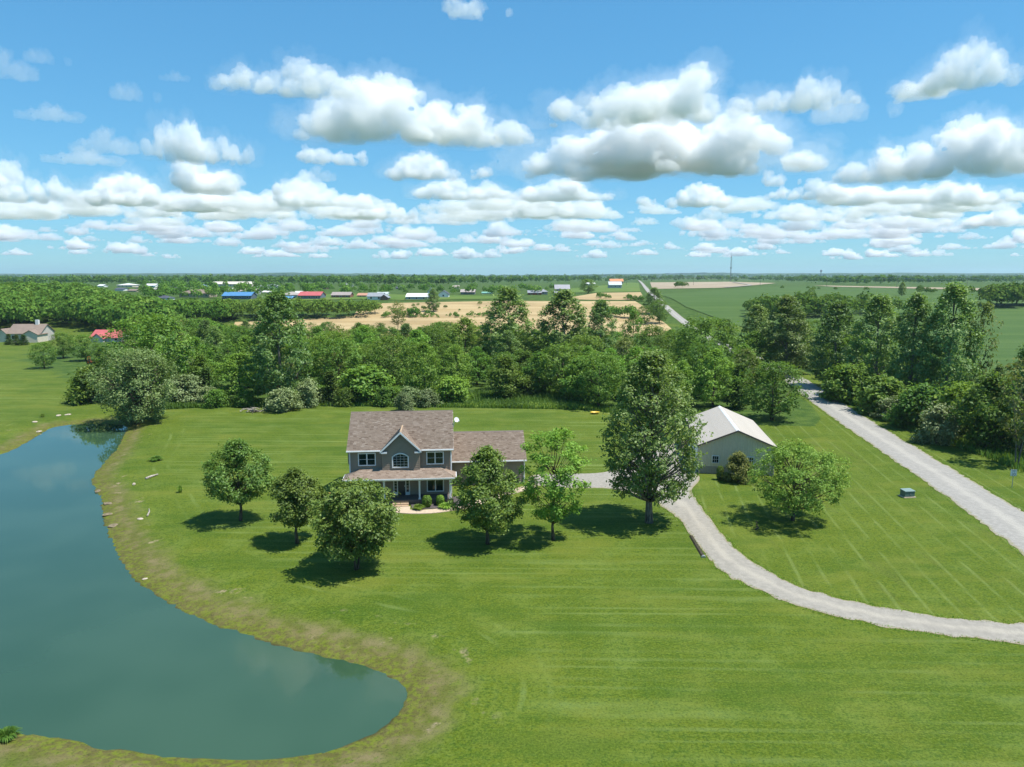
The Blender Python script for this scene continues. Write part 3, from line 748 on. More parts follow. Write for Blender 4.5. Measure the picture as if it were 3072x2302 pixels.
# arched window
yb = -0.545
xa, xb, zb, zs, zt = 4.80, 6.40, 3.98, 5.12, 5.42
def archpts(g):
    pts = [(xa - g, yb, zb - g), (xb + g, yb, zb - g)]
    for k in range(13):
        a = k / 12; xx = xb + g + (xa - xb - 2 * g) * a
        pts.append((xx, yb, zs + (zt - zs + g) * (1 - (2 * a - 1) ** 2)))
    return pts
o_, i_ = archpts(0.13), archpts(0.0)
n = len(o_); fr = MB()
V = [(x, y - 0.08, z) for x, y, z in o_] + [(x, y - 0.08, z) for x, y, z in i_] + [(x, y, z) for x, y, z in o_] + [(x, y - 0.02, z) for x, y, z in i_]
F = []
for k in range(n):
    j = (k + 1) % n; F += [(k, j, n + j, n + k), (k, 2*n + k, 2*n + j, j), (n + k, n + j, 3*n + j, 3*n + k)]
aw = fr.add(V, F).build('window', WHITE, HOUSE)
aw['label'] = 'arched window with a grid of small panes'
MB().prism([(x, yb - 0.03, z) for x, y, z in i_], (0, 0.025, 0)).build('pane', GLASS, aw)
for k in range(1, 4):
    xx = xa + (xb - xa) * k / 4; top = zs + (zt - zs) * (1 - (2 * k / 4 - 1) ** 2)
    MB().box(xx - 0.009, xx + 0.009, yb - 0.045, yb - 0.031, zb, top).build('glazing_bar', WHITE, aw)
for zz in (4.27, 4.56, 4.85, 5.12): MB().box(xa, xb, yb - 0.046, yb - 0.0315, zz - 0.009, zz + 0.009).build('glazing_bar', WHITE, aw)
# front door with sidelights
fr = MB(); x0, x1, z0, z1 = 4.82, 6.45, 0.575, 2.66
for a, b in ((x0 - 0.1, x0), (x1, x1 + 0.1), (x0 + 0.30, x0 + 0.40), (x1 - 0.40, x1 - 0.30)): fr.box(a, b, -0.11, YW, z0, z1)
fr.box(x0 - 0.1, x1 + 0.1, -0.11, YW, z1, z1 + 0.12); fr.box(x0, x0 + 0.30, -0.10, YW, z0, z0 + 0.35); fr.box(x1 - 0.30, x1, -0.10, YW, z0, z0 + 0.35)
dfr = fr.build('door_frame', WHITE, HOUSE)
for a in (x0, x1 - 0.30):
    MB().box(a, a + 0.30, -0.075, YW, z0 + 0.35, z1).build('sidelight_pane', GLASS, dfr)
    for k in range(1, 5): MB().box(a, a + 0.30, -0.088, -0.076, z0 + 0.35 + k * 0.345 - 0.012, z0 + 0.35 + k * 0.345 + 0.012).build('glazing_bar', WHITE, dfr)
NAVY = simple('dark_door_paint', (0.020,0.026,0.034), 0.4, 0.5, 0.1)
dor = MB().box(x0 + 0.40, x1 - 0.40, -0.075, YW, z0, z1).build('front_door', NAVY, HOUSE)
for k in range(3): MB().box(x0 + 0.5, x1 - 0.5, -0.088, -0.076, z0 + 0.15 + k * 0.66, z0 + 0.68 + k * 0.66).build('door_panel', NAVY, dor)
MB().box(x1 - 0.50, x1 - 0.46, -0.13, -0.089, z0 + 0.95, z0 + 1.12).build('handle', WHITE, dor)
# garage wing
GY0 = 4.9
gw = MB().prism([(11.2,GY0,0),(11.2,GY0+7.4,0),(11.2,GY0+7.4,3.14),(11.2,GY0+3.7,5.55),(11.2,GY0,3.14)], (8.75,0,0)).build('garage_wall', SIDING, HOUSE)
siding(gw, 8.75, 0.25, 3.05, (11.2, GY0 - 0.002, 0), 0)
siding(gw, 7.4, 0.25, 5.5, (19.952, GY0, 0), R(90), lambda z: (0, 7.4) if z < 3.14 else ((z - 3.14) / 0.652, 7.4 - (z - 3.14) / 0.652))
MB().box(19.88, 20.02, GY0 - 0.06, GY0 + 0.06, 0.2, 3.0).build('corner_board', WHITE, HOUSE)
gr = MB().prism([(11.2,GY0-0.4,2.94),(11.2,GY0-0.4,3.10),(11.2,GY0+3.7,5.76),(11.2,GY0+7.8,3.10),(11.2,GY0+7.8,2.94),(11.2,GY0+3.7,5.60)], (9.0,0,0)).build('garage_roof', ROOFB, HOUSE)
GS = 2.66 / 4.1; GSL = math.sqrt(1 + GS * GS)
shingles('shingles', gr, (11.21, GY0 - 0.43, 3.10), (1,0,0), (0,1/GSL,GS/GSL), (0,-GS/GSL,1/GSL), 4.13 * GSL, lambda s: (0, 9.03), seed=21)
MB().prism([(11.2,GY0+3.5,5.66),(11.2,GY0+3.7,5.83),(11.2,GY0+3.9,5.66),(11.2,GY0+3.7,5.78)], (9.05,0,0)).build('ridge_cap', DARKTRIM, gr)
MB().prism([(11.2,GY0-0.55,2.98),(11.2,GY0-0.53,3.11),(11.2,GY0-0.42,3.11),(11.2,GY0-0.42,2.95)], (9.06,0,0)).build('gutter', WHITE, gr)
MB().prism([(20.2,GY0-0.42,2.92),(20.2,GY0-0.42,3.09),(20.2,GY0+3.7,5.75),(20.2,GY0+7.82,3.09),(20.2,GY0+7.82,2.92),(20.2,GY0+3.7,5.56)], (0.035,0,0)).build('rake_board', WHITE, gr)
MB().tube([(19.99, GY0 - 0.46, 2.96), (19.99, GY0 - 0.12, 2.8), (19.99, GY0 - 0.12, 0.2)], 0.045).build('downpipe', WHITE, HOUSE)
for yy in (GY0 + 0.6, GY0 + 4.0):
    gd = MB().box(19.99, 20.03, yy, yy + 2.8, 0.1, 2.3).build('garage_door', WHITE, HOUSE)
    for k in range(4): MB().box(20.032, 20.05, yy + 0.06, yy + 2.74, 0.16 + k * 0.54, 0.62 + k * 0.54).build('door_panel', WHITE, gd)

# satellite dish on the right rake
sd = empty('satellite_dish', HOUSE.matrix_basis @ Vector((11.62, 2.7, 8.0)), R(5))
tag(sd, 'white satellite dish on the right edge of the house roof', 'satellite dish')
m = MB(); V = [(0, 0, 0)]; F = []
for r_ in (0.13, 0.23, 0.30):
    for k in range(14): a = 2*math.pi*k/14; V.append((r_*math.cos(a), 0.55 * r_ * r_ * -1, r_*math.sin(a)))
for k in range(14): F.append((0, 1 + k, 1 + (k+1) % 14))
for j in range(2):
    for k in range(14): F.append((1+j*14+k, 1+(j+1)*14+k, 1+(j+1)*14+(k+1)%14, 1+j*14+(k+1)%14))
m.add(V, F); ds_ = m.build('reflector', WHITE, sd, (0.25, -0.15, 0.55), R(25), True); ds_.rotation_euler = (R(-25), 0, R(30))
MB().tube([(-0.12, 0, -0.35), (0.0, 0.0, 0.25), (0.2, -0.08, 0.5)], 0.03).build('mast', WHITE, sd)
MB().tube([(0.25, -0.2, 0.3), (0.5, -0.6, 0.5)], 0.018).box(0.46, 0.58, -0.68, -0.58, 0.46, 0.58).build('feed_arm', WHITE, sd)

# walkway, bed
wk = [(1183,1531),(1207,1535),(1250,1537),(1300,1535),(1345,1529),(1392,1521),(1440,1508),(1500,1489),(1560,1470),(1600,1458)]
wl = catmull([hit(a, b)[:2] for a, b in wk], 4)
l, r = offset(wl, 0.62)
wb = MB().add([(a, b, 0.012) for a, b in l] + [(a, b, 0.012) for a, b in r], [(i, i+1, len(l)+i+1, len(l)+i) for i in range(len(l)-1)]).build('walkway', CONC)
tag(wb, 'tan concrete front walk curving from the porch steps to the driveway', kind='structure')
for i in range(0, len(l) - 2, 2):
    a, b, c_, d_ = [Vector((*q, 0.014)) for q in (l[i], l[i+2], r[i+2], r[i])]
    mm = (a + b + c_ + d_) / 4; k = 0.985
    MB().prism([mm + (q - mm) * k for q in (a, b, c_, d_)], (0, 0, 0.05)).build('slab', CONC, wb)
land = [HOUSE.matrix_basis @ Vector(q) for q in ((4.6,-4.3,0.013),(6.7,-4.2,0.013),(6.7,-2.62,0.013),(4.6,-2.62,0.013))]
MB().prism(land, (0,0,0.055)).build('slab', CONC, wb)
bed = [HOUSE.matrix_basis @ Vector(q) for q in ((6.75,-2.0,0.01),(6.9,-3.2,0.01),(8.2,-3.55,0.01),(9.8,-3.5,0.01),(11.3,-3.0,0.01),(12.6,-2.0,0.01),(12.6,0.5,0.01),(11.3,0.5,0.01),(11.3,-2.0,0.01))]
tag(MB().prism(bed, (0,0,0.05)).build('mulch_bed', MULCH), 'dark mulch bed in front of the porch', kind='structure')

# ------------------------------------------------------------------ the barn
BARN = empty('barn', (28.35, 87.2, 0), R(-8.5))
tag(BARN, 'cream metal sided barn with pale ribbed metal roof beside the driveway', 'barn')
CREAM = simple('cream_metal', (0.54,0.475,0.345), 0.5, 0.4, 0.04); WAIN = simple('taupe_metal', (0.27,0.24,0.205), 0.5, 0.4, 0.05)
PALE = simple('pale_metal_roof', (0.45,0.405,0.35), 0.5, 0.3, 0.05, 0.8)
BL, BS = 16.3, (5.8 - 3.75) / 4.85
MB().prism([(-4.5,0.04,0),(4.5,0.04,0),(4.5,0.04,3.78),(0,0.04,5.66),(-4.5,0.04,3.78)], (0,BL-0.08,0)).build('wall', CREAM, BARN)
def rib_cols(x0, x1):
    cols = [(x0, 0.0)]
    n = max(1, round((x1 - x0) / 0.3)); st = (x1 - x0) / n
    for k in range(n):
        c = x0 + (k + 0.5) * st
        cols += [(c - 0.045, 0), (c - 0.02, -0.03), (c + 0.02, -0.03), (c + 0.045, 0)]
    return cols + [(x1, 0.0)]
def panel(cols, zlo, zhi, y):
    V, F = [], []
    for i, (x, o) in enumerate(cols): V += [(x, y + o, zlo), (x, y + o, zhi(x))]
    for i in range(len(cols) - 1): F.append((2*i, 2*i+2, 2*i+3, 2*i+1))
    return MB().add(V, F)
ztop = lambda x: 5.66 - BS * abs(x)
for k in range(10):
    x0 = -4.55 + k * 0.91; x1 = x0 + 0.905
    cc = rib_cols(x0, x1)
    if x0 < 0 < x1: cc = sorted(cc + [(0.0, 0.0)])
    panel(cc, 1.0, ztop, -0.005).build('siding_panel', CREAM, BARN); panel(rib_cols(x0, x1), 0.05, lambda x: 1.0, -0.005).build('wainscot_panel', WAIN, BARN)
sp = panel(rib_cols(0, 0.905), 1.0, lambda x: 3.72, 0).mesh('siding_panel', CREAM); sw = panel(rib_cols(0, 0.905), 0.05, lambda x: 1.0, 0).mesh('wainscot_panel', WAIN)
for k in range(18):
    link('siding_panel', sp, BARN, (4.555, k * 0.905, 0), R(90)); link('wainscot_panel', sw, BARN, (4.555, k * 0.905, 0), R(90))
    link('siding_panel', sp, BARN, (-4.555, BL - k * 0.905, 0), R(-90)); link('wainscot_panel', sw, BARN, (-4.555, BL - k * 0.905, 0), R(-90))
RLn = math.hypot(4.85, 2.05); ang = math.atan2(2.05, 4.85)
rp_ = MB()
cols = rib_cols(0, 0.9)
V, F = [], []
for i, (x, o) in enumerate(cols): V += [(0, x, -o), (RLn, x, -o)]
for i in range(len(cols) - 1): F.append((2*i, 2*i+1, 2*i+3, 2*i+2))
rpm = rp_.add(V, F).mesh('roof_panel', PALE)
brf = MB().prism([(-4.85,-0.3,3.74),(0,-0.3,5.79),(4.85,-0.3,3.74),(4.85,-0.3,3.60),(0,-0.3,5.66),(-4.85,-0.3,3.60)], (0,BL+0.6,0)).build('roof', PALE, BARN)
for k in range(19):
    for sgn in (-1, 1):
        o = link('roof_panel', rpm, brf, (sgn * 4.86, -0.32 + k * 0.9 + (0 if sgn < 0 else 0.9), 3.752), 0)
        o.rotation_euler = (0, -ang, 0) if sgn < 0 else (0, -ang, math.pi)
MB().prism([(-0.22,-0.33,5.735),(0,-0.33,5.86),(0.22,-0.33,5.735),(0,-0.33,5.82)], (0,BL+0.7,0)).build('ridge_cap', WHITE, brf)
for sgn in (-1, 1):
    MB().prism([(sgn*4.88,-0.34,3.58),(sgn*4.88,-0.34,3.77),(0,-0.34,5.83),(0,-0.34,5.63)], (0,-0.05,0)).build('rake_trim', DARKTRIM, brf)
    MB().box(min(sgn*4.52, sgn*4.60), max(sgn*4.52, sgn*4.60), -0.06, 0.03, 0.0, 3.6).build('corner_trim', CREAM, BARN)
    MB().box(min(sgn*4.86, sgn*4.92), max(sgn*4.86, sgn*4.92), -0.3, BL + 0.3, 3.60, 3.73).build('eave_trim', DARKTRIM, brf)
window(BARN, -2.95, -2.20, 1.5, 2.35, -0.04, sashes=1, trim=0.07, rails=1, cols=2)
window(BARN, 1.30, 2.05, 1.5, 2.35, -0.04, sashes=1, trim=0.07, rails=1, cols=2)
for yy in (1.5, 5.5, 9.5):
    od = MB().box(-4.63, -4.60, yy, yy + 3.0, 0.05, 2.9).build('overhead_door', WHITE, BARN)
    for k in range(4): MB().box(-4.645, -4.632, yy + 0.05, yy + 2.95, 0.1 + k * 0.7, 0.74 + k * 0.7).build('door_panel', WHITE, od)

# ------------------------------------------------------------------ trees and plants
def leaves_mesh(name, Cn, Nr, size, tint, m, aspect=0.72):
    n = len(Cn)
    Nr = Nr / (np.linalg.norm(Nr, axis=1)[:, None] + 1e-9)
    ref = np.where(np.abs(Nr[:, 2:3]) < 0.9, np.array([[0, 0, 1.0]]), np.array([[1.0, 0, 0]]))
    U = np.cross(ref, Nr); U /= np.linalg.norm(U, axis=1)[:, None]; W = np.cross(Nr, U)
    a = np.random.default_rng(n).uniform(0, 6.28, n)[:, None]
    U2 = U * np.cos(a) + W * np.sin(a); W2 = -U * np.sin(a) + W * np.cos(a)
    s = size[:, None] * 0.5
    bend = Nr * s * 0.35
    V = np.stack([Cn - U2 * s * 1.25, Cn - W2 * s * aspect + bend, Cn + U2 * s * 1.25, Cn + W2 * s * aspect + bend], 1).reshape(-1, 3)
    return mesh_np(name, V, np.arange(4 * n).reshape(n, 4), m, {'tint': ('FACE', tint)})
def prof(shape, t):
    if shape == 'round': return np.sqrt(np.clip(1 - (2 * t - 1) ** 2, 0, 1)) ** 0.8
    if shape == 'egg': return np.sin(np.pi * np.clip(t, 0, 1) ** 0.72) ** 0.75
    if shape == 'tall': return np.clip(np.sin(np.pi * (0.12 + 0.86 * t)), 0, 1) ** 0.6 * (1.05 - 0.35 * t)
    if shape == 'cone': return (1 - t) ** 0.75 * np.clip(t * 7, 0, 1) ** 0.5
    if shape == 'dome': return np.sqrt(np.clip(1 - t ** 2.2, 0, 1))
    if shape == 'vase': return np.clip(0.45 + 0.75 * t, 0, 1) * np.sqrt(np.clip(1 - t ** 3.0, 0, 1))
def tree_meshes(seed, h, w, cb, shape, lobes, cpl, lpc, leaf, mat, bark, trunk_r, stems=1, lobe_r=0.34, flat=0.8, up=0.55, limbs=None, wisp=0.0, inner=0.35):
    """trunk with limbs, and a crown of leaf clumps gathered in uneven lobes; returns (trunk mesh, crown mesh)"""
    rng = np.random.default_rng(seed)
    Rr = w / 2; z0 = h * cb; ch = h - z0
    t = np.sort(np.clip((np.arange(lobes) + rng.uniform(0, 1, lobes)) / lobes, 0.03, 0.97))
    ang = np.arange(lobes) * 2.399 + rng.uniform(-.5, .5, lobes)
    lr = Rr * lobe_r * rng.uniform(0.7, 1.3, lobes) * (0.55 + 0.45 * prof(shape, t))
    rad = np.clip(Rr * prof(shape, t) * rng.uniform(0.80, 1.12, lobes) - lr * 0.85, 0, None) * np.where(rng.uniform(0, 1, lobes) < inner * 0.4, 0.4, 1.0)
    zt = np.clip(z0 + ch * t, z0 + lr * flat * 0.6, h - lr * flat * 0.9)
    LC = np.stack([rad * np.cos(ang), rad * np.sin(ang), zt], 1)
    cl, ct = [], []
    for i in range(lobes):
        d = rng.normal(size=(cpl, 3)); d[:, 2] = d[:, 2] * 0.9 + 0.25
        d += 0.45 * np.array([np.cos(ang[i]), np.sin(ang[i]), 0.1]) * (rad[i] > 0.3 * Rr)
        d /= np.linalg.norm(d, axis=1)[:, None]
        cl.append(LC[i] + d * lr[i] * rng.uniform(0.55, 1.05, cpl)[:, None] * np.array([1, 1, flat])); ct.append(np.full(cpl, rng.uniform(-0.1, 0.1)))
    cl = np.concatenate(cl); ct = np.concatenate(ct) + rng.uniform(-0.13, 0.13, len(cl))
    cr = leaf * rng.uniform(1.2, 2.2, len(cl)) * (lpc / 10) ** 0.34
    P = np.repeat(cl, lpc, 0); rr = np.repeat(cr, lpc)
    off = rng.normal(size=P.shape) * rr[:, None] * np.array([0.62, 0.62, 0.42])
    if wisp: off[:, 2] -= np.abs(rng.normal(size=len(P))) * rr * wisp
    P = P + off; P[:, 2] = np.maximum(P[:, 2], 0.05 * h * (cb > 0.05) + 0.04)
    outw = P - np.array([0, 0, z0 + ch * 0.4]); outw /= np.linalg.norm(outw, axis=1)[:, None] + 1e-9
    N = outw * 0.5 + np.array([0, 0, up + 0.15]) + rng.normal(size=P.shape) * 0.5
    tint = np.clip(0.48 + np.repeat(ct, lpc) + rng.uniform(-0.32, 0.34, len(P)), 0, 1)
    crown = leaves_mesh('crown', P, N, leaf * rng.uniform(0.65, 1.35, len(P)), tint, mat)
    b = MB()
    top = z0 + ch * (0.82 if shape in ('tall', 'cone', 'egg') else 0.6)
    for s in range(stems):
        a = s * 6.28 / max(stems, 1) + rng.uniform(0, 1); lean = 0.0 if stems == 1 else w * rng.uniform(0.12, 0.22)
        pts, rds = [], []
        for k in range(6):
            u = k / 5; wob = rng.normal(size=2) * trunk_r * 0.5 * (k > 0)
            pts.append((math.cos(a) * lean * u ** 1.3 + (trunk_r * 0.7 * math.cos(a) if stems > 1 else 0) + wob[0], math.sin(a) * lean * u ** 1.3 + (trunk_r * 0.7 * math.sin(a) if stems > 1 else 0) + wob[1], -0.15 + (top + 0.15) * u))
            rds.append(trunk_r * (1 if stems == 1 else 0.62) * (1.35 if k == 0 else 1.0) * (1 - 0.86 * u))
        b.tube(pts, rds, 7)
    nl = lobes if limbs is None else limbs
    for i in rng.permutation(lobes)[:nl]:
        e = LC[i]; zs = max(z0 * 0.75, min(e[2] - 0.28 * np.hypot(e[0], e[1]) - 0.2 * h * rng.uniform(0.3, 1), top * 0.9)); zs = max(zs, 0.06 * h)
        r0 = trunk_r * 0.42 * (1 - 0.6 * zs / h); md = (e * np.array([0.5, 0.5, 0])) + np.array([0, 0, zs + (e[2] - zs) * 0.42])
        b.tube([(0, 0, zs), tuple(md), tuple(e)], [r0, r0 * 0.65, r0 * 0.22], 5)
        for q in range(2):
            c_ = cl[i * cpl + rng.integers(0, cpl)]; b.tube([tuple(e * 0.6 + md * 0.4), tuple(c_)], [r0 * 0.35, r0 * 0.12], 4)
    return b.mesh('trunk', bark, True), crown
def plant_tree(name, meshes, x, y, sx, sz, rz, label, cat='tree', group=None, z=None):
    e = link(name, None, None, (x, y, (gz(x, y) if z is None else z)), rz)
    e.scale = (sx, sx, sz)
    tag(e, label, cat, group)
    link('trunk', meshes[0], e); link('crown', meshes[1], e)
    return e

# --- single trees of the garden: (photo base x, base y, top y, crown width px)
def yard(px, py, top, wpx, label, seed, mat, cb, shape, lobes, cpl, lpc, leaf, tr, name='tree', bark=BARK, **kw):
    x, y, _ = hit(px, py); h = height_at(top, y); wd = span(wpx, y, h * 0.5)
    return plant_tree(name, tree_meshes(seed, h, wd, cb, shape, lobes, cpl, lpc, leaf, LEAF[mat], bark, tr, **kw), x, y, 1, 1, 0, label)
yard(722, 1562, 1325, 200, 'round leafy tree standing nearest the pond, leftmost of the garden row', 11, 'pear', 0.27, 'egg', 64, 20, 11, 0.19, 0.15, lobe_r=0.25)
yard(893, 1630, 1410, 172, 'smaller leafy tree second from the pond with a dark forked trunk', 12, 'pear', 0.28, 'egg', 56, 20, 11, 0.18, 0.16, lobe_r=0.25)
yard(1070, 1708, 1452, 262, 'broad reddish-tipped tree with many stems in front of the porch', 13, 'pear_tip', 0.20, 'round', 80, 21, 11, 0.19, 0.16, stems=4, lobe_r=0.24)
yard(1463, 1632, 1345, 212, 'dense leafy tree before the garage wing, hiding its corner', 14, 'pear', 0.17, 'egg', 72, 21, 11, 0.19, 0.17, lobe_r=0.24)
yard(1660, 1620, 1292, 210, 'light open tree right of the garage with layered branches', 15, 'bright', 0.20, 'round', 56, 16, 10, 0.20, 0.15, lobe_r=0.23, flat=0.5)
yard(1947, 1568, 1058, 318, 'tall broad poplar with a thick pale trunk beside the driveway bend', 16, 'poplar', 0.17, 'tall', 150, 16, 9, 0.24, 0.34, bark=BARKG, name='poplar_tree', lobe_r=0.20, up=0.4)
yard(2378, 1562, 1335, 290, 'wide yellow-green crab apple tree on the lawn between barn and road', 17, 'crab', 0.20, 'round', 84, 20, 11, 0.165, 0.18, name='crab_apple_tree', flat=0.85, lobe_r=0.23)
yard(415, 1266, 1040, 300, 'spreading grey-green willow leaning over the far end of the pond', 18, 'willow', 0.10, 'vase', 80, 18, 11, 0.29, 0.42, name='willow_tree', stems=4, wisp=0.9, lobe_r=0.24)
yard(2271, 1590, 1556, 18, 'short broken stump left of the crab apple trunk', 55, 'crab', 0.3, 'round', 3, 3, 3, 0.1, 0.14, name='tree_stump')
yard(2215, 1446, 1360, 80, 'rounded russet-green bush against the barn front', 19, 'russet', 0.02, 'dome', 22, 24, 14, 0.17, 0.06, name='bush', stems=5)
x, y, _ = hit(2160, 1424)
def clipped(name, px, py, w_, d_, h_, label, seed, mat='green', rz=0.0, sq=0.75):
    x, y, _ = hit(px, py); rng = np.random.default_rng(seed); n = 1500
    d = rng.normal(size=(n, 3)); d /= np.linalg.norm(d, axis=1)[:, None]
    d = np.sign(d) * np.abs(d) ** sq; d /= np.maximum(1, np.abs(d).max(1))[:, None]
    d *= (rng.uniform(0.82, 1.04, n))[:, None]
    P = d * np.array([w_ / 2, d_ / 2, h_ / 2]) + np.array([0, 0, h_ / 2])
    e = link(name, None, None, (x, y, gz(x, y)), rz); tag(e, label, 'shrub')
    link('foliage', leaves_mesh('foliage', P, d + rng.normal(size=P.shape) * 0.4, 0.13 * rng.uniform(0.7, 1.3, n), np.clip(0.5 + rng.uniform(-.35, .35, n), 0, 1), LEAF[mat]), e)
    MB().tube([(0,0,-0.1),(0,0,h_*0.5),(0,0,h_*0.75)], [0.06,0.05,0.02]).build('stem', BARK, e)
clipped('boxwood_shrub', 2160, 1440, 0.85, 0.8, 1.75, 'tall clipped dark green shrub under the barn window', 5)
clipped('boxwood_shrub', 1281, 1522, 1.0, 0.95, 1.3, 'larger clipped boxwood beside the porch post', 6, 'bright')
clipped('boxwood_shrub', 1321, 1517, 0.85, 0.8, 1.15, 'smaller clipped boxwood under the right porch window', 7, 'bright')
def tuft(name, px, py, w_, h_, label, seed, n=260, mat='green', cat='plant'):
    x, y, _ = hit(px, py); rng = np.random.default_rng(seed)
    a = rng.uniform(0, 6.28, n); lean = rng.uniform(0.1, 1.0, n); r0 = rng.uniform(0, 0.25, n) * w_
    bs = np.stack([np.cos(a) * r0, np.sin(a) * r0, np.zeros(n)], 1)
    md = bs + np.stack([np.cos(a) * lean * w_ * .28, np.sin(a) * lean * w_ * .28, h_ * (0.75 - 0.2 * lean)], 1)
    tp = bs + np.stack([np.cos(a) * lean * w_ * .5, np.sin(a) * lean * w_ * .5, h_ * (1.0 - 0.7 * lean)], 1)
    sd_ = np.stack([-np.sin(a), np.cos(a), np.zeros(n)], 1) * 0.025 * w_
    V = np.stack([bs - sd_, bs + sd_, md + sd_, md - sd_, tp + sd_ * .3, tp - sd_ * .3], 1).reshape(-1, 3)
    k = np.arange(n)[:, None] * 6
    Q = np.concatenate([k + np.array([[0, 1, 2, 3]]), k + np.array([[3, 2, 4, 5]])])
    o = link(name, mesh_np(name, V, Q, LEAF[mat], {'tint': ('FACE', np.tile(rng.uniform(0.3, 0.9, n), 2))}), None, (x, y, gz(x, y)))
    return tag(o, label, cat)
tuft('daylily_clump', 1256, 1530, 1.3, 0.7, 'arching daylily clump at the left end of the mulch bed', 8, mat='bright')
tuft('daylily_clump', 1338, 1526, 1.6, 0.7, 'wider daylily clump at the right end of the mulch bed', 9, mat='bright')
tuft('weed_clump', 468, 1382, 1.7, 0.7, 'dark green weed clump on the lawn beside the pond', 21, 300)
tuft('sapling', 541, 1478, 0.7, 1.0, 'tiny sapling alone on the lawn left of the garden trees', 22, 120, 'bright')
tuft('weed_clump', 128, 1252, 0.9, 0.7, 'small weed clump among the rocks beyond the pond', 23, 150)
tuft('reed_clump', 16, 2192, 1.2, 0.6, 'reed clump on the near bank at the left edge', 24, 420)

# --- prototypes for the woods
PROTO = {}
def proto(key, h, w, n, **kw):
    PROTO[key] = []
    for k in range(n):
        PROTO[key].append((h, w, tree_meshes(100 + len(PROTO) * 17 + k * 3, h, w, **kw)))
proto('oak', 12, 11, 4, cb=0.12, shape='round', lobes=52, cpl=13, lpc=8, leaf=0.36, lobe_r=0.25, mat=LEAF['green'], bark=BARK, trunk_r=0.3, limbs=12)
proto('maple', 12, 10, 3, cb=0.10, shape='egg', lobes=48, cpl=13, lpc=8, leaf=0.36, lobe_r=0.25, mat=LEAF['bright'], bark=BARK, trunk_r=0.26, limbs=12)
proto('cotton', 20, 11, 4, cb=0.10, shape='tall', lobes=76, cpl=14, lpc=9, leaf=0.40, mat=LEAF['poplar'], bark=BARKG, trunk_r=0.38, limbs=24, lobe_r=0.21, up=0.35)
proto('cedar', 7, 4, 3, cb=0.02, shape='cone', lobes=24, cpl=18, lpc=9, leaf=0.26, mat=LEAF['cedar'], bark=BARK, trunk_r=0.14, limbs=4, lobe_r=0.36, flat=1.0)
proto('dark', 8, 6.5, 2, cb=0.05, shape='egg', lobes=26, cpl=20, lpc=10, leaf=0.33, mat=LEAF['green'], bark=BARK, trunk_r=0.18, limbs=8)
proto('olive', 4, 6, 3, cb=0.0, shape='dome', lobes=22, cpl=22, lpc=10, leaf=0.27, mat=LEAF['olive'], bark=BARKG, trunk_r=0.07, stems=5, limbs=8)
proto('bush', 4.5, 6, 3, cb=0.0, shape='dome', lobes=24, cpl=20, lpc=10, leaf=0.33, mat=LEAF['green'], bark=BARK, trunk_r=0.08, stems=4, limbs=6)
proto('thicket', 5, 7, 2, cb=0.0, shape='dome', lobes=24, cpl=20, lpc=9, leaf=0.38, mat=LEAF['bright'], bark=BARK, trunk_r=0.08, stems=4, limbs=6)
proto('thin', 11, 8, 2, cb=0.22, shape='vase', lobes=20, cpl=9, lpc=6, leaf=0.42, mat=LEAF['russet'], bark=BARKG, trunk_r=0.16, stems=2, limbs=20)
PNAME = {'oak': 'broadleaf_tree', 'maple': 'broadleaf_tree', 'cotton': 'cottonwood_tree', 'cedar': 'cedar_tree', 'dark': 'broadleaf_tree', 'olive': 'olive_shrub', 'bush': 'shrub', 'thicket': 'shrub', 'thin': 'sparse_tree'}
PCAT = {'olive': 'shrub', 'bush': 'shrub', 'thicket': 'shrub'}
rnd = random.Random(5)
placed = []
def wood_tree(kind, x, y, h, wd, label, group=None):
    p = rnd.choice(PROTO[kind]); placed.append((x, y, wd))
    return plant_tree(PNAME[kind], p[2], x, y, wd / p[1], h / p[0], rnd.uniform(0, 6.28), label, PCAT.get(kind, 'tree'), group)
k_ = 3072 / 2212
def wt(kind, px, py, top, wpx, label):          # numbers read off at 2212 pixels width
    x, y, _ = hit(px * k_, py * k_); h = height_at(top * k_, y) - gz(x, y)
    wood_tree(kind, x, y, h, span(wpx * k_, y, h / 2), label)
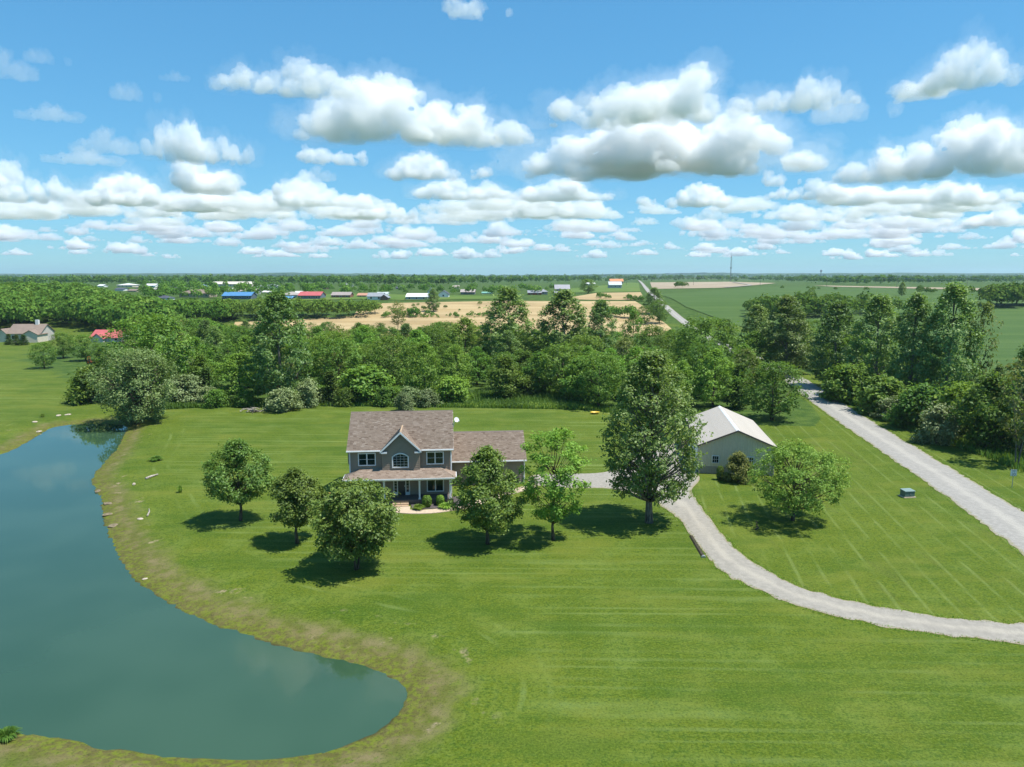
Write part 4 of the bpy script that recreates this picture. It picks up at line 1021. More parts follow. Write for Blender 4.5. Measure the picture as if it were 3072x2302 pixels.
for a in [
    ('bush', 205, 868, 792, 105, 'dense green bush on the meadow just left of the willow'),
    ('oak', 334, 862, 680, 172, 'huge rounded tree towering behind the willow'),
    ('olive', 396, 868, 812, 95, 'grey-green shrub at the right foot of the willow'),
    ('cedar', 448, 862, 796, 52, 'small dark cedar between the willow and the brush pile'),
    ('maple', 520, 868, 766, 118, 'bright rounded tree at the wood edge above the brush pile'),
    ('cotton', 608, 872, 632, 140, 'tall cottonwood rising over the wood left of the house roof'),
    ('olive', 612, 888, 842, 82, 'silvery shrub spilling onto the lawn beside the brush pile'),
    ('olive', 668, 878, 822, 66, 'silvery shrub behind the lawn, second from the brush pile'),
    ('cedar', 715, 874, 803, 54, 'dark pointed cedar at the wood edge left of the house'),
    ('thicket', 795, 868, 796, 120, 'layered bright green shrub right behind the left end of the house'),
    ('oak', 850, 852, 728, 110, 'dark rounded tree behind the layered bright shrub'),
    ('olive', 872, 888, 850, 44, 'small grey shrub peeking over the house roof'),
    ('maple', 917, 866, 742, 92, 'light green tree standing behind the house roof ridge'),
    ('thicket', 978, 870, 816, 86, 'bright green shrub behind the right end of the main roof'),
    ('dark', 1092, 860, 772, 88, 'dark oval tree alone in the tall grass behind the garage'),
    ('cedar', 1140, 856, 812, 32, 'small pointed cedar in the tall grass beside the dark oval tree'),
    ('dark', 1166, 848, 764, 76, 'dark leafy tree behind the small pointed cedar'),
    ('dark', 1256, 868, 776, 96, 'broad dark tree at the wood edge left of the poplar'),
    ('cotton', 1098, 812, 622, 128, 'tall cottonwood with pale leaves standing against the stubble field'),
    ('cotton', 1216, 818, 628, 140, 'tallest cottonwood of the wood, right of its pale-leaved twin'),
    ('cotton', 1296, 806, 650, 84, 'slim cottonwood at the right of the tall cottonwoods'),
    ('maple', 1366, 790, 672, 66, 'slim bright tree standing before the far field right of the cottonwoods'),
    ('maple', 1006, 806, 688, 110, 'rounded bright tree left of the tall cottonwoods'),
    ('oak', 1520, 836, 688, 150, 'big domed dark green tree behind the poplar top, near the road'),
    ('oak', 1412, 812, 706, 92, 'domed tree left of the big dark dome'),
    ('maple', 1540, 880, 756, 104, 'bright rounded tree just left behind the barn'),
    ('cedar', 1594, 884, 788, 62, 'dark cedar directly behind the barn ridge'),
    ('oak', 1668, 908, 782, 138, 'dense round bush-like tree behind the barn beside the road'),
    ('cotton', 1694, 812, 640, 112, 'airy cottonwood beside the road above the round tree behind the barn'),
    ('cotton', 1630, 802, 660, 90, 'airy cottonwood left of the road behind the barn'),
    ('cotton', 1716, 806, 688, 96, 'airy tree leaning over the road bend behind the barn'),
    ('oak', 1744, 792, 712, 78, 'round tree closing the road where it enters the wood'),
    ('cotton', 1800, 838, 652, 116, 'cottonwood at the start of the row right of the road'),
    ('cotton', 1888, 858, 640, 128, 'second cottonwood of the row right of the road'),
    ('cotton', 1962, 878, 636, 118, 'third cottonwood of the row right of the road'),
    ('cotton', 2040, 888, 614, 134, 'tallest cottonwood right of the road'),
    ('thin', 2104, 888, 654, 84, 'thin leaning tree at the end of the cottonwood row'),
    ('bush', 1832, 868, 792, 112, 'green bush at the right verge of the road, farthest of the near ones'),
    ('bush', 1900, 892, 816, 116, 'green bush on the verge below the second cottonwood'),
    ('olive', 1936, 908, 858, 86, 'pale shrub on the right verge of the road'),
    ('bush', 1988, 926, 836, 120, 'leafy bush below the third cottonwood'),
    ('olive', 2024, 958, 878, 100, 'silvery shrub beside the road, largest of the verge'),
    ('thicket', 2072, 946, 836, 110, 'bright bush below the tallest cottonwood'),
    ('dark', 2128, 975, 812, 130, 'dark dense tree right of the silvery verge shrub'),
    ('thin', 2196, 1006, 776, 130, 'half-bare tree above the speed limit sign'),
    ('cotton', 2224, 960, 704, 110, 'leafy tree cut by the right edge of the picture'),
    ('cotton', 2150, 900, 790, 60, 'small tree behind the half-bare tree at the field edge'),
    ('oak', 96, 796, 740, 52, 'lone round tree on the neighbour lawn'),
    ('oak', 138, 774, 720, 54, 'round tree right behind the lone lawn tree'),
    ('oak', 186, 780, 724, 60, 'round tree beside the orange tractor'),
    ('dark', 222, 792, 752, 40, 'dark tree right of the orange tractor'),
    ('cedar', 20, 745, 722, 20, 'small dark shrub by the neighbour house, leftmost'),
    ('cedar', 37, 746, 724, 20, 'small dark shrub by the neighbour house, second from the edge'),
    ('cedar', 52, 746, 724, 22, 'small dark shrub by the neighbour gable'),
    ('thin', 860, 716, 652, 46, 'lone half-leafed tree in the stubble field'),
    ('cotton', 936, 674, 624, 34, 'tall lone tree at the far edge of the stubble field'),
    ('oak', 1270, 634, 603, 40, 'broad lone tree beside the two storey far house'),
    ('cotton', 1412, 680, 622, 46, 'dark tree at the far road bend'),
    ('oak', 1424, 700, 650, 44, 'round tree just below the dark tree at the far road bend'),
    ('oak', 1392, 702, 662, 36, 'smaller round tree left of the pair at the far road bend'),
    ('cotton', 1948, 640, 610, 18, 'lone dark tree standing in the crop field'),
    ('oak', 1752, 640, 622, 18, 'lone round tree at the hedge in the crop field'),
    ('cotton', 2072, 655, 616, 26, 'narrow tree in the hedge at the right of the crop field'),
]: wt(*a)
# --- fill of the wood
fillers = 0
def to_px(x, y, z):
    dep = y * _c + (CAMH - z) * _s
    return 1536 + FPX * x / dep, 1151 + FPX * ((CAMH - z) * _c - y * _s) / dep
SKY_W = ([-200,300,560,700,1000,1400,1600,1900,2060,2200,2350,2450,2520,2600,2780,2880,2950,3100,3200], [960,945,955,966,970,968,975,995,975,945,945,958,925,895,880,900,980,1030,1040])
def ok(x, y, wd):
    for a, b, c_ in placed:
        if (a - x) ** 2 + (b - y) ** 2 < ((c_ + wd) * 0.34) ** 2: return False
    return True
road_far = np.array(ROADC)
def fill(poly, n, kinds, h_lo, h_hi, label, group, tries=2600, ymin=None):
    c = 0
    x0, x1 = min(p[0] for p in poly), max(p[0] for p in poly); y0, y1 = min(p[1] for p in poly), max(p[1] for p in poly)
    for _ in range(tries):
        if c >= n: break
        x, y = rnd.uniform(x0, x1), rnd.uniform(y0, y1)
        if not in_poly(np.array([x]), np.array([y]), poly)[0]: continue
        if abs(x) > 0.78 * y + 6: continue
        if abs(x - np.interp(y, road_far[:,1], road_far[:,0])) < 8.3: continue
        kd = rnd.choice(kinds); h = rnd.uniform(h_lo, h_hi)
        if kd == 'cotton': h *= 1.25
        if kd in ('cedar', 'dark'): h *= 0.75
        if kd in ('olive', 'bush', 'thicket'): h *= 0.45
        wd = {'oak': 0.95, 'maple': 0.85, 'cotton': 0.6, 'cedar': 0.5, 'dark': 0.8, 'olive': 1.5, 'bush': 1.4, 'thicket': 1.4, 'thin': 0.7}[kd] * h
        pxx, pyy = to_px(x, y, h + float(terrain(x, y)))
        lim = np.interp(pxx, *SKY_W) + rnd.uniform(-4, 25)
        if pyy < lim:
            h2 = height_at(lim, y) - float(terrain(x, y))
            if h2 < 0.6 * h: continue
            wd *= (h2 / h) ** 0.5; h = h2
        if not ok(x, y, wd): continue
        wood_tree(kd, x, y, h, wd, label[kd] if isinstance(label, dict) else label, group); c += 1
    return c
lab = {'oak': 'dark green tree inside the wood behind the house', 'maple': 'fresh green tree inside the wood behind the house', 'cotton': 'tall pale tree inside the wood behind the house', 'dark': 'small dark tree inside the wood behind the house', 'thin': 'half-bare tree inside the wood behind the house'}
W1 = [(-62,137),(-34,138),(-13,138),(-10,152),(8,152),(12,137),(15,135),(24,126),(48,122),(57,140),(62,165),(64,200),(-105,200),(-90,160)]
fill(W1, 95, ['oak','oak','maple','maple','dark','cotton','thin'], 8, 12.5, lab, 'trees of the wood behind the house')
W2 = [(-115,200),(64,200),(72,250),(76,290),(-150,290)]
fill(W2, 90, ['oak','oak','maple','dark','cotton','thin'], 8.5, 12.5, lab, 'trees of the wood behind the house')
W3 = [(74,128),(84,128),(100,170),(104,220),(100,285),(86,285),(80,200)]
fill(W3, 26, ['oak','maple','cotton','bush'], 7, 11, {'oak': 'dark green tree in the strip of wood right of the road', 'maple': 'fresh green tree in the strip of wood right of the road', 'cotton': 'tall pale tree in the strip of wood right of the road', 'bush': 'low bush in the strip of wood right of the road'}, 'trees in the strip right of the road')
fill([(72,62),(112,62),(112,128),(80,128),(73,105)], 40, ['oak','dark','maple','bush','cotton'], 6, 10, {'oak': 'dark green tree in the thicket right of the verge', 'dark': 'small dark tree in the thicket right of the verge', 'maple': 'fresh green tree in the thicket right of the verge', 'bush': 'low bush in the thicket right of the verge', 'cotton': 'tall pale tree in the thicket right of the verge'}, 'trees in the thicket right of the verge')
W4 = [(-100,165),(-110,215),(-160,300),(-330,300),(-300,262),(-215,285),(-160,262),(-140,215)]
fill([(-92,165),(-100,205),(-120,240),(-85,240),(-80,170)], 10, ['oak','maple','dark'], 8, 11, {'oak': 'dark green tree at the left end of the wood', 'maple': 'fresh green tree at the left end of the wood', 'dark': 'small dark tree at the left end of the wood'}, 'trees at the left end of the wood')
fill([(-60,133.5),(-34,135.5),(-13,134.5),(-13,139),(-34,140),(-62,138)], 16, ['bush','thicket','olive'], 6, 8.5, {'bush': 'low green bush along the edge of the wood', 'thicket': 'low bright bush along the edge of the wood', 'olive': 'low silvery bush along the edge of the wood'}, 'bushes along the edge of the wood')

# --- far woods and hedges: one mass of small crowns
def crowns(name, pts, label, per=70, mat='far'):
    rng = np.random.default_rng(len(pts)); P, N, Sz, Tn = [], [], [], []
    for (x, y, h, wd) in pts:
        z = float(terrain(x, y)); n = per
        d = rng.normal(size=(n, 3)); d[:, 2] = np.abs(d[:, 2]) * 0.9 - 0.25; d /= np.linalg.norm(d, axis=1)[:, None]
        lump = 1 + 0.22 * np.sin(d[:, 0] * 5 + x) * np.cos(d[:, 2] * 6 + y) + rng.uniform(-0.16, 0.10, n)
        P.append(np.array([x, y, z + h * 0.56]) + d * lump[:, None] * np.array([wd / 2, wd / 2, h * 0.5])); N.append(d + rng.normal(size=d.shape) * 0.45)
        Sz.append(np.full(n, (wd * h) ** 0.5 * 1.9 / per ** 0.5) * rng.uniform(0.7, 1.3, n)); b = rng.uniform(-0.28, 0.28); Tn.append(np.clip(0.5 + b + rng.uniform(-0.25, 0.25, n), 0, 1))
    o = link(name, leaves_mesh(name, np.concatenate(P), np.concatenate(N), np.concatenate(Sz), np.concatenate(Tn), LEAF[mat], 0.9))
    return tag(o, label, kind='stuff')
rg = np.random.default_rng(77)
def scatter(poly_px, n, h_lo, h_hi, sky_=None):
    X0, X1 = min(p[0] for p in poly_px), max(p[0] for p in poly_px); Y0, Y1 = min(p[1] for p in poly_px), max(p[1] for p in poly_px); out = []
    while len(out) < n:
        a, b = rg.uniform(X0, X1), rg.uniform(Y0, Y1)
        if not in_poly(np.array([a]), np.array([b]), poly_px)[0]: continue
        x, y, _ = hit(a, b)
        h = rg.uniform(h_lo, h_hi)
        if sky_ is not None:
            lim = np.interp(a, *sky_) + rg.uniform(-3, 9); h2 = height_at(lim, y) - float(terrain(x, y))
            if h2 < 2.5: continue
            h = min(h, h2)
        out.append((x, y, h, h * rg.uniform(0.75, 1.15)))
    return out
SKY_H = ([-100,0,60,240,300,360,420,520,640,760,850,1085], [858,856,852,851,866,884,896,902,908,905,902,906])
hillw = scatter([(-420,1000),(-420,890),(-60,870),(60,862),(250,862),(420,885),(700,915),(700,975),(560,985),(420,1000),(380,1010),(250,985),(150,985),(-60,1000)], 900, 8, 12.5, SKY_H)
crowns('woods', hillw, 'dense wood covering the slope left of the far houses', 300)
mid = scatter([(640,968),(640,945),(1140,940),(1140,955),(900,960)], 80, 8, 12, SKY_H)
mid += scatter([(560,945),(560,915),(1080,912),(1080,930)], 60, 4, 8, SKY_H)
crowns('hedgerow', mid, 'row of trees between the wood and the far houses', 280)
SKY_F = ([-100,3200],[829,829])
fw = scatter([(-500,858),(-500,838),(3500,838),(3500,850),(2500,856),(2330,846),(1960,846),(1900,846),(1600,852),(1300,860),(900,858),(500,855)], 1900, 9, 14, SKY_F)
fw += scatter([(-500,840),(-500,832.5),(3500,832.5),(3500,840)], 1600, 10, 15, SKY_F)
fw += scatter([(-500,833),(-500,830.3),(3500,830.3),(3500,833)], 900, 12, 20)
crowns('forest', fw, 'far flat woodland stretching to the horizon', 50)
tx = scatter([(1230,936),(1230,918),(1500,915),(1500,936)], 14, 1, 3)
hd = tx + scatter([(2240,966),(2240,930),(2700,935),(2700,950),(2450,958)], 75, 5, 10)
hd += scatter([(2960,925),(2960,915),(3112,912),(3112,924)], 34, 7, 12) + scatter([(2860,888),(2700,880),(2700,876),(3112,886),(3112,892)], 30, 3, 6)
hd += scatter([(2330,872),(2330,868),(2720,872),(2720,877)], 8, 2, 4) + scatter([(2020,866),(2020,862),(2060,862),(2060,866)], 7, 5, 7)
crowns('hedge', hd, 'hedges and tree clumps across the crop field', 220)
tw = scatter([(420,902),(420,860),(840,858),(1240,868),(1660,872),(1660,884),(1400,888),(1240,884),(840,892)], 190, 3.5, 7)
tw += scatter([(1790,893),(1790,896),(1928,902),(1928,906)], 30, 1, 3.5) + scatter([(1140,957),(1140,949),(1480,946),(1480,954)], 70, 0.8, 2.2) + scatter([(1140,956),(1140,950),(1330,948),(1330,954)], 9, 3, 5.5) + scatter([(1790,957),(1790,950),(1900,948),(1900,957)], 16, 3, 6)
crowns('garden_trees', tw, 'scattered trees and bushes round the far houses', 150)

# --- tall grass and weeds
def blades(name, pts, h, label, mat, wd=0.05, seed=3):
    rng = np.random.default_rng(seed); pts = np.asarray(pts); n = len(pts); B = np.column_stack([pts, ground_z(pts[:, 0], pts[:, 1])[0]])
    a = rng.uniform(0, 6.28, n); hh = h * rng.uniform(0.5, 1.2, n); ln = rng.uniform(0.1, 0.6, n) * hh
    sd_ = np.stack([-np.sin(a), np.cos(a), np.zeros(n)], 1) * wd
    tp = B + np.stack([np.cos(a) * ln, np.sin(a) * ln, hh], 1); md = B + np.stack([np.cos(a) * ln * .35, np.sin(a) * ln * .35, hh * .6], 1)
    V = np.stack([B - sd_, B + sd_, md + sd_ * .8, md - sd_ * .8, tp + sd_ * .15, tp - sd_ * .15], 1).reshape(-1, 3); k = np.arange(n)[:, None] * 6
    Q = np.concatenate([k + np.array([[0, 1, 2, 3]]), k + np.array([[3, 2, 4, 5]])])
    big = vnoise(B * 0.22, 4) * 0.3
    o = link(name, mesh_np(name, V, Q, LEAF[mat], {'tint': ('FACE', np.tile(np.clip(0.5 + big + rng.uniform(-.25, .25, n), 0, 1), 2))}))
    return tag(o, label, kind='stuff')
def strip(line, n, w0, w1):
    P = np.array(catmull(line, 6)); s = rg.uniform(0, len(P) - 1.001, n); i = s.astype(int); f = (s - i)[:, None]
    T = P[i + 1] - P[i]; T /= np.linalg.norm(T, axis=1)[:, None] + 1e-9
    return P[i] * (1 - f) + P[i + 1] * f + np.stack([-T[:, 1], T[:, 0]], 1) * rg.uniform(w0, w1, n)[:, None]
blades('tall_grass', np.concatenate([strip(WOOD_EDGE[:9], 13000, -0.2, 6.0), np.column_stack([rg.uniform(-14, 13, 6000), rg.uniform(133, 152, 6000)])]), 0.75, 'tall rough grass along the edge of the wood', 'green', 0.07)
blades('weeds', strip(WOOD_EDGE[1:7], 9000, 0.4, 4.2), 0.55, 'yellow-green weeds in front of the wood', 'weed', 0.13, 5)
rv = [(65.5,72),(66.5,86),(67,100),(66,112),(67,125),(70,142),(74,165)]
blades('verge_grass', strip(rv, 9000, -4.5, 1.5), 0.85, 'tall grass on the right verge of the road', 'green', 0.06, 6)
ed = np.concatenate([strip(DRIVE_L, 3000, -0.3, 0.35), strip(DRIVE_R, 3000, -0.35, 0.3)] + [strip([tuple(q) for q in e_[::6]], 4200, -0.4, 0.4) for e_ in offset([q for q in RC if 30 < q[1] < 180], 3.0)])
blades('edge_grass', ed[::2], 0.10, 'ragged grass along the gravel edges', 'weed', 0.03, 8)

# ------------------------------------------------------------------ far houses and barns
_cm = {}
def paint(col, rough=0.7):
    if col not in _cm: _cm[col] = simple('paint_%02d' % len(_cm), col, rough, 0.3, 0.08, 0.6)
    return _cm[col]
WH, CRM, TANW, BRK, SLATE, GRY, DRED = (0.70,0.70,0.68), (0.58,0.52,0.42), (0.42,0.35,0.26), (0.22,0.10,0.07), (0.10,0.13,0.16), (0.30,0.30,0.30), (0.22,0.025,0.025)
RBR, RGR, RDK, RBL, RRD, RWH, ROR, RGN = (0.22,0.165,0.13), (0.24,0.25,0.27), (0.07,0.075,0.10), (0.07,0.20,0.38), (0.42,0.10,0.10), (0.62,0.62,0.60), (0.55,0.22,0.10), (0.16,0.34,0.28)
def far_house(px, py, wpx, hpx, dep, style, wallc, roofc, label, name='house', rz=0.0, chimney=False, wing=None, roof_k=0.45, win=True):
    x, y, z = hit(px, py); W = span(wpx, y, z); H = hpx * (y * _c) / FPX / 0.985
    e = empty(name, (x, y + dep / 2, z - 0.3), rz); tag(e, label, 'barn' if 'barn' in name or 'shed' in name else ('school' if 'school' in name else 'house'))
    hw, hd, he = W / 2, dep / 2, H * (1 - roof_k); ov = 0.4
    mw, mr = paint(wallc), paint(roofc, 0.6)
    if style == 'x':
        MB().prism([(-hw,-hd,0),(-hw,hd,0),(-hw,hd,he),(-hw,0,H-0.12),(-hw,-hd,he)], (W,0,0)).build('wall', mw, e)
        s_ = (H - he) / hd
        rf = MB().prism([(-hw-ov,-hd-ov,he-ov*s_+0.05),(-hw-ov,0,H+0.05),(-hw-ov,hd+ov,he-ov*s_+0.05),(-hw-ov,hd+ov,he-ov*s_-0.12),(-hw-ov,0,H-0.13),(-hw-ov,-hd-ov,he-ov*s_-0.12)], (W+2*ov,0,0)).build('roof', mr, e)
    elif style == 'y':
        MB().prism([(-hw,-hd,0),(hw,-hd,0),(hw,-hd,he),(0,-hd,H-0.12),(-hw,-hd,he)], (0,dep,0)).build('wall', mw, e)
        s_ = (H - he) / hw
        rf = MB().prism([(-hw-ov,-hd-ov,he-ov*s_+0.05),(0,-hd-ov,H+0.05),(hw+ov,-hd-ov,he-ov*s_+0.05),(hw+ov,-hd-ov,he-ov*s_-0.12),(0,-hd-ov,H-0.13),(-hw-ov,-hd-ov,he-ov*s_-0.12)], (0,dep+2*ov,0)).build('roof', mr, e)
    else:
        MB().box(-hw, hw, -hd, hd, 0, he).build('wall', mw, e)
        r0 = max(0.05, hw - hd * 0.95)
        rf = MB().add([(-hw-ov,-hd-ov,he),(hw+ov,-hd-ov,he),(hw+ov,hd+ov,he),(-hw-ov,hd+ov,he),(-r0,0,H),(r0,0,H)], [(0,1,5,4),(1,2,5),(2,3,4,5),(3,0,4),(0,3,2,1)]).build('roof', mr, e)
    if chimney: MB().box(hw * 0.35, hw * 0.35 + 1.1, -0.5, 0.5, H * 0.6, H + 1.6).build('chimney', paint(WH), rf)
    if wing:
        wx, ww, wh, wc, rc = wing
        MB().prism([(wx-ww/2,-hd-2.2,0),(wx+ww/2,-hd-2.2,0),(wx+ww/2,-hd-2.2,he*0.92),(wx,-hd-2.2,wh),(wx-ww/2,-hd-2.2,he*0.92)], (0,hd+2.2,0)).build('gable_wing', paint(wc), e)
        s2 = (wh - he*0.92) / (ww/2)
        MB().prism([(wx-ww/2-.35,-hd-2.5,he*.92-.35*s2+.05),(wx,-hd-2.5,wh+.1),(wx+ww/2+.35,-hd-2.5,he*.92-.35*s2+.05),(wx+ww/2+.35,-hd-2.5,he*.92-.35*s2-.12),(wx,-hd-2.5,wh-.08),(wx-ww/2-.35,-hd-2.5,he*.92-.35*s2-.12)], (0,hd+2.5,0)).build('wing_roof', paint(rc), e)
    if win:
        n = max(1, int(W / 3.6))
        for k in range(n):
            cx = -hw + W * (k + 0.5) / n
            if wing and abs(cx - wing[0]) < wing[1] / 2: continue
            w_ = MB().box(cx - 0.62, cx + 0.62, -hd - 0.08, -hd - 0.003, he * 0.36, he * 0.82).build('window', WHITE, e)
            MB().box(cx - 0.5, cx + 0.5, -hd - 0.11, -hd - 0.083, he * 0.40, he * 0.78).build('pane', GLASS, w_)
    return e
nh = far_house(70, 1027, 92, 54, 10, 'x', (0.46,0.43,0.39), RBR, 'neighbour house with tan siding, brown roof and white chimney at the left edge', chimney=True, rz=R(6), wing=(3.2, 5.2, 4.9, CRM, RBR))
far_house(8, 1027, 40, 42, 8, 'y', CRM, RBR, 'gabled garage wing at the left edge beside the neighbour house', win=False, name='garage')
nb = far_house(318, 1026, 92, 36, 9, 'x', (0.50,0.50,0.50), RRD, 'low white barn with bright red roof beyond the lawn trees', 'red_roof_barn', wing=(-2.0, 4.2, 3.6, (0.45,0.43,0.42), RRD), roof_k=0.55)
for a in [
    (480, 903, 48, 18, 9, 'hip', WH, RDK, 'white house with dark slate hip roof among the trees', 'house'),
    (583, 893, 90, 25, 12, 'hip', TANW, RBR, 'large tan house with brown hip roof', 'house'),
    (710, 898, 86, 22, 10, 'x', SLATE, RBL, 'long dark barn with bright blue roof', 'blue_roof_barn'),
    (677, 876, 34, 12, 8, 'x', (0.38,0.05,0.04), RWH, 'small red house with white roof above the blue roofed barn', 'house'),
    (742, 884, 52, 18, 10, 'x', GRY, (0.33,0.29,0.26), 'grey house right behind the blue roofed barn', 'house'),
    (692, 860, 126, 15, 20, 'x', CRM, (0.55,0.50,0.42), 'long cream school building on the skyline', 'school_building'),
    (374, 861, 46, 11, 14, 'hip', CRM, RWH, 'pale roofed house at the far left edge of the village', 'house'),
    (301, 861, 16, 8, 8, 'x', WH, RWH, 'tiny white house leftmost in the village', 'house'),
    (357, 873, 24, 10, 9, 'x', WH, RDK, 'small white house with dark roof behind the hillside trees', 'house'),
    (218, 903, 34, 15, 9, 'x', SLATE, RWH, 'dark shed with white roof deep in the hillside wood', 'shed'),
    (450, 862, 30, 11, 10, 'x', WH, RWH, 'white house between the two tan roofs', 'house'),
    (508, 860, 38, 11, 14, 'hip', TANW, (0.42,0.35,0.27), 'tan roofed house on the rise behind the village', 'house'),
    (472, 872, 26, 9, 8, 'x', CRM, (0.35,0.33,0.30), 'low cream house below the white house', 'house'),
    (870, 895, 56, 20, 11, 'hip', TANW, (0.33,0.29,0.26), 'tan house with hip roof left of the red roofed barn', 'house'),
    (857, 899, 36, 11, 8, 'x', SLATE, (0.10,0.26,0.48), 'small blue roofed shed in front of the tan house', 'shed'),
    (928, 898, 66, 23, 13, 'x', (0.13,0.16,0.20), RRD, 'dark grey barn with red roof in the village', 'barn'),
    (903, 882, 38, 9, 9, 'x', WH, RWH, 'white roofed shed behind the red roofed barn', 'shed'),
    (965, 868, 28, 18, 10, 'y', (0.10,0.07,0.05), (0.08,0.08,0.08), 'dark brown gabled house behind the village', 'house'),
    (1040, 860, 30, 9, 10, 'hip', GRY, RGR, 'grey hip roofed house on the rise', 'house'),
    (1022, 894, 56, 18, 10, 'x', BRK, (0.30,0.25,0.23), 'long brick house with brown roof', 'house'),
    (1092, 892, 40, 13, 9, 'x', (0.40,0.28,0.20), (0.42,0.22,0.14), 'house with orange-brown roof behind a tree', 'house'),
    (1125, 900, 46, 22, 10, 'x', WH, RGR, 'grey roofed house with white porch', 'house'),
    (1152, 901, 22, 18, 9, 'y', BRK, RGR, 'brick gabled house joined to the grey roofed house', 'house'),
    (1146, 886, 32, 10, 10, 'x', WH, (0.45,0.50,0.48), 'pale barn behind the brick gabled house', 'barn'),
    (1250, 900, 64, 20, 14, 'x', (0.25,0.32,0.36), RWH, 'blue-grey metal barn with white roof at the field edge', 'barn'),
    (1292, 884, 18, 20, 8, 'y', WH, SLATE, 'white gabled house just behind the blue-grey barn', 'house'),
    (1330, 893, 30, 22, 9, 'y', WH, RDK, 'white gabled farmhouse with dark roof at the field edge', 'house'),
    (1403, 884, 42, 16, 11, 'x', (0.20,0.19,0.19), (0.34,0.29,0.27), 'dark house with brown roof beyond the stubble field', 'house'),
    (1366, 868, 22, 12, 9, 'x', TANW, (0.33,0.27,0.24), 'small tan house behind the dark brown-roofed one', 'house'),
    (1461, 882, 30, 7, 7, 'x', WH, RGN, 'low white shed with green roof', 'shed'),
    (1604, 885, 40, 14, 9, 'x', DRED, RGR, 'dark red barn with grey roof', 'barn'),
    (1630, 884, 26, 17, 10, 'hip', GRY, RGR, 'grey house right behind the dark red barn', 'house'),
    (1687, 880, 44, 26, 10, 'x', TANW, (0.30,0.29,0.31), 'two storey tan house with grey roof left of the lone tree', 'house'),
    (1686, 884, 46, 11, 7, 'x', GRY, (0.28,0.28,0.30), 'grey roofed porch building in front of the two storey house', 'shed'),
    (1846, 865, 38, 20, 10, 'x', (0.30,0.33,0.36), (0.48,0.51,0.53), 'grey metal barn near the end of the far road', 'barn'),
    (1850, 852, 40, 15, 12, 'x', (0.52,0.40,0.32), ROR, 'house with bare orange roof boards above the grey barn', 'house'),
    (420, 866, 26, 9, 9, 'hip', CRM, (0.36,0.31,0.27), 'low cream house left of the tan roofs', 'house'),
    (395, 876, 24, 9, 9, 'x', TANW, RBR, 'small tan house below the pale roofed house', 'house'),
    (535, 868, 28, 10, 9, 'x', GRY, RGR, 'grey house above the large tan house', 'house'),
    (605, 862, 30, 9, 10, 'hip', WH, (0.16,0.24,0.30), 'white house with blue-grey roof left of the school', 'house'),
    (778, 868, 34, 12, 10, 'hip', WH, RGR, 'white house with grey hip roof right of the school', 'house'),
    (812, 866, 46, 14, 11, 'hip', WH, (0.36,0.39,0.42), 'broad white house with pale grey roof left of the dark gabled house', 'house'),
    (800, 880, 26, 8, 8, 'x', CRM, RWH, 'small cream shed below the broad white house', 'shed'),
    (1200, 868, 26, 8, 9, 'x', GRY, RDK, 'low grey house in the trees behind the blue-grey barn', 'house'),
    (1512, 880, 26, 10, 9, 'x', CRM, (0.33,0.28,0.25), 'cream house half hidden behind the cottonwood', 'house'),
    (1772, 856, 28, 8, 9, 'x', WH, RWH, 'white roofed house behind the lone tree', 'house'),
]:
    far_house(*a[:9], name=a[9], win=a[2] > 24 and a[9] != 'shed')

# ------------------------------------------------------------------ small things
STEEL = simple('galvanised_steel', (0.42,0.43,0.44), 0.45, 0.5, 0.1, 4, 0.6)
# pad-mounted transformer by the road
x, y, _ = hit(2729, 1494)
ub = empty('utility_box', (x, y, 0.0), R(8)); tag(ub, 'grey-green utility box on the grass beside the gravel road', 'utility box')
UG = simple('utility_green', (0.085,0.135,0.12), 0.5, 0.4, 0.06)
MB().box(-0.72, 0.72, -0.1, 1.0, 0.0, 0.10).build('concrete_pad', CONC, ub)
MB().box(-0.60, 0.60, 0.0, 0.85, 0.10, 0.74).build('cabinet', UG, ub)
MB().prism([(-0.63,-0.05,0.742),(-0.63,0.88,0.742),(-0.63,0.88,0.86),(-0.63,-0.03,0.80)], (1.26,0,0)).build('lid', simple('utility_lid', (0.19,0.26,0.24), 0.45, 0.4, 0.05), ub)
MB().box(-0.01, 0.01, -0.012, -0.002, 0.13, 0.72).build('door_seam', NAVY, ub)
MB().box(0.05, 0.11, -0.03, -0.003, 0.38, 0.50).build('latch', STEEL, ub)
# speed limit sign
x, y, _ = hit(3036, 1464)
sg = empty('speed_limit_sign', (x, y, 0), R(-12)); tag(sg, 'white speed limit sign reading 30 in the verge grass', 'sign')
MB().box(-0.03, 0.03, 0.0, 0.05, -0.3, 2.25).build('post', STEEL, sg)
pn = MB().box(-0.33, 0.33, -0.02, -0.003, 1.45, 2.25).build('panel', WHITE, sg)
BLK = simple('sign_black', (0.012,0.012,0.013), 0.5, 0.3, 0.0)
def lettering(txt, size, loc, parent):
    cu = bpy.data.curves.new('lettering', 'FONT'); cu.body = txt; cu.size = size; cu.align_x = 'CENTER'; cu.extrude = 0.002
    o = bpy.data.objects.new('lettering', cu); C.objects.link(o)
    dg = bpy.context.evaluated_depsgraph_get(); me = bpy.data.meshes.new_from_object(o.evaluated_get(dg)); bpy.data.objects.remove(o)
    me.materials.clear(); me.materials.append(BLK)
    o = link('lettering', me, parent, loc); o.rotation_euler = (math.pi / 2, 0, 0); return o
lettering('SPEED', 0.155, (0, -0.024, 2.08), pn); lettering('LIMIT', 0.155, (0, -0.024, 1.92), pn); lettering('30', 0.44, (0, -0.024, 1.53), pn)
for a, b, c_, d_ in ((-0.31,0.31,2.215,2.23),(-0.31,0.31,1.47,1.485),(-0.31,-0.295,1.485,2.215),(0.295,0.31,1.485,2.215)): MB().box(a, b, -0.025, -0.021, c_, d_).build('border', BLK, pn)
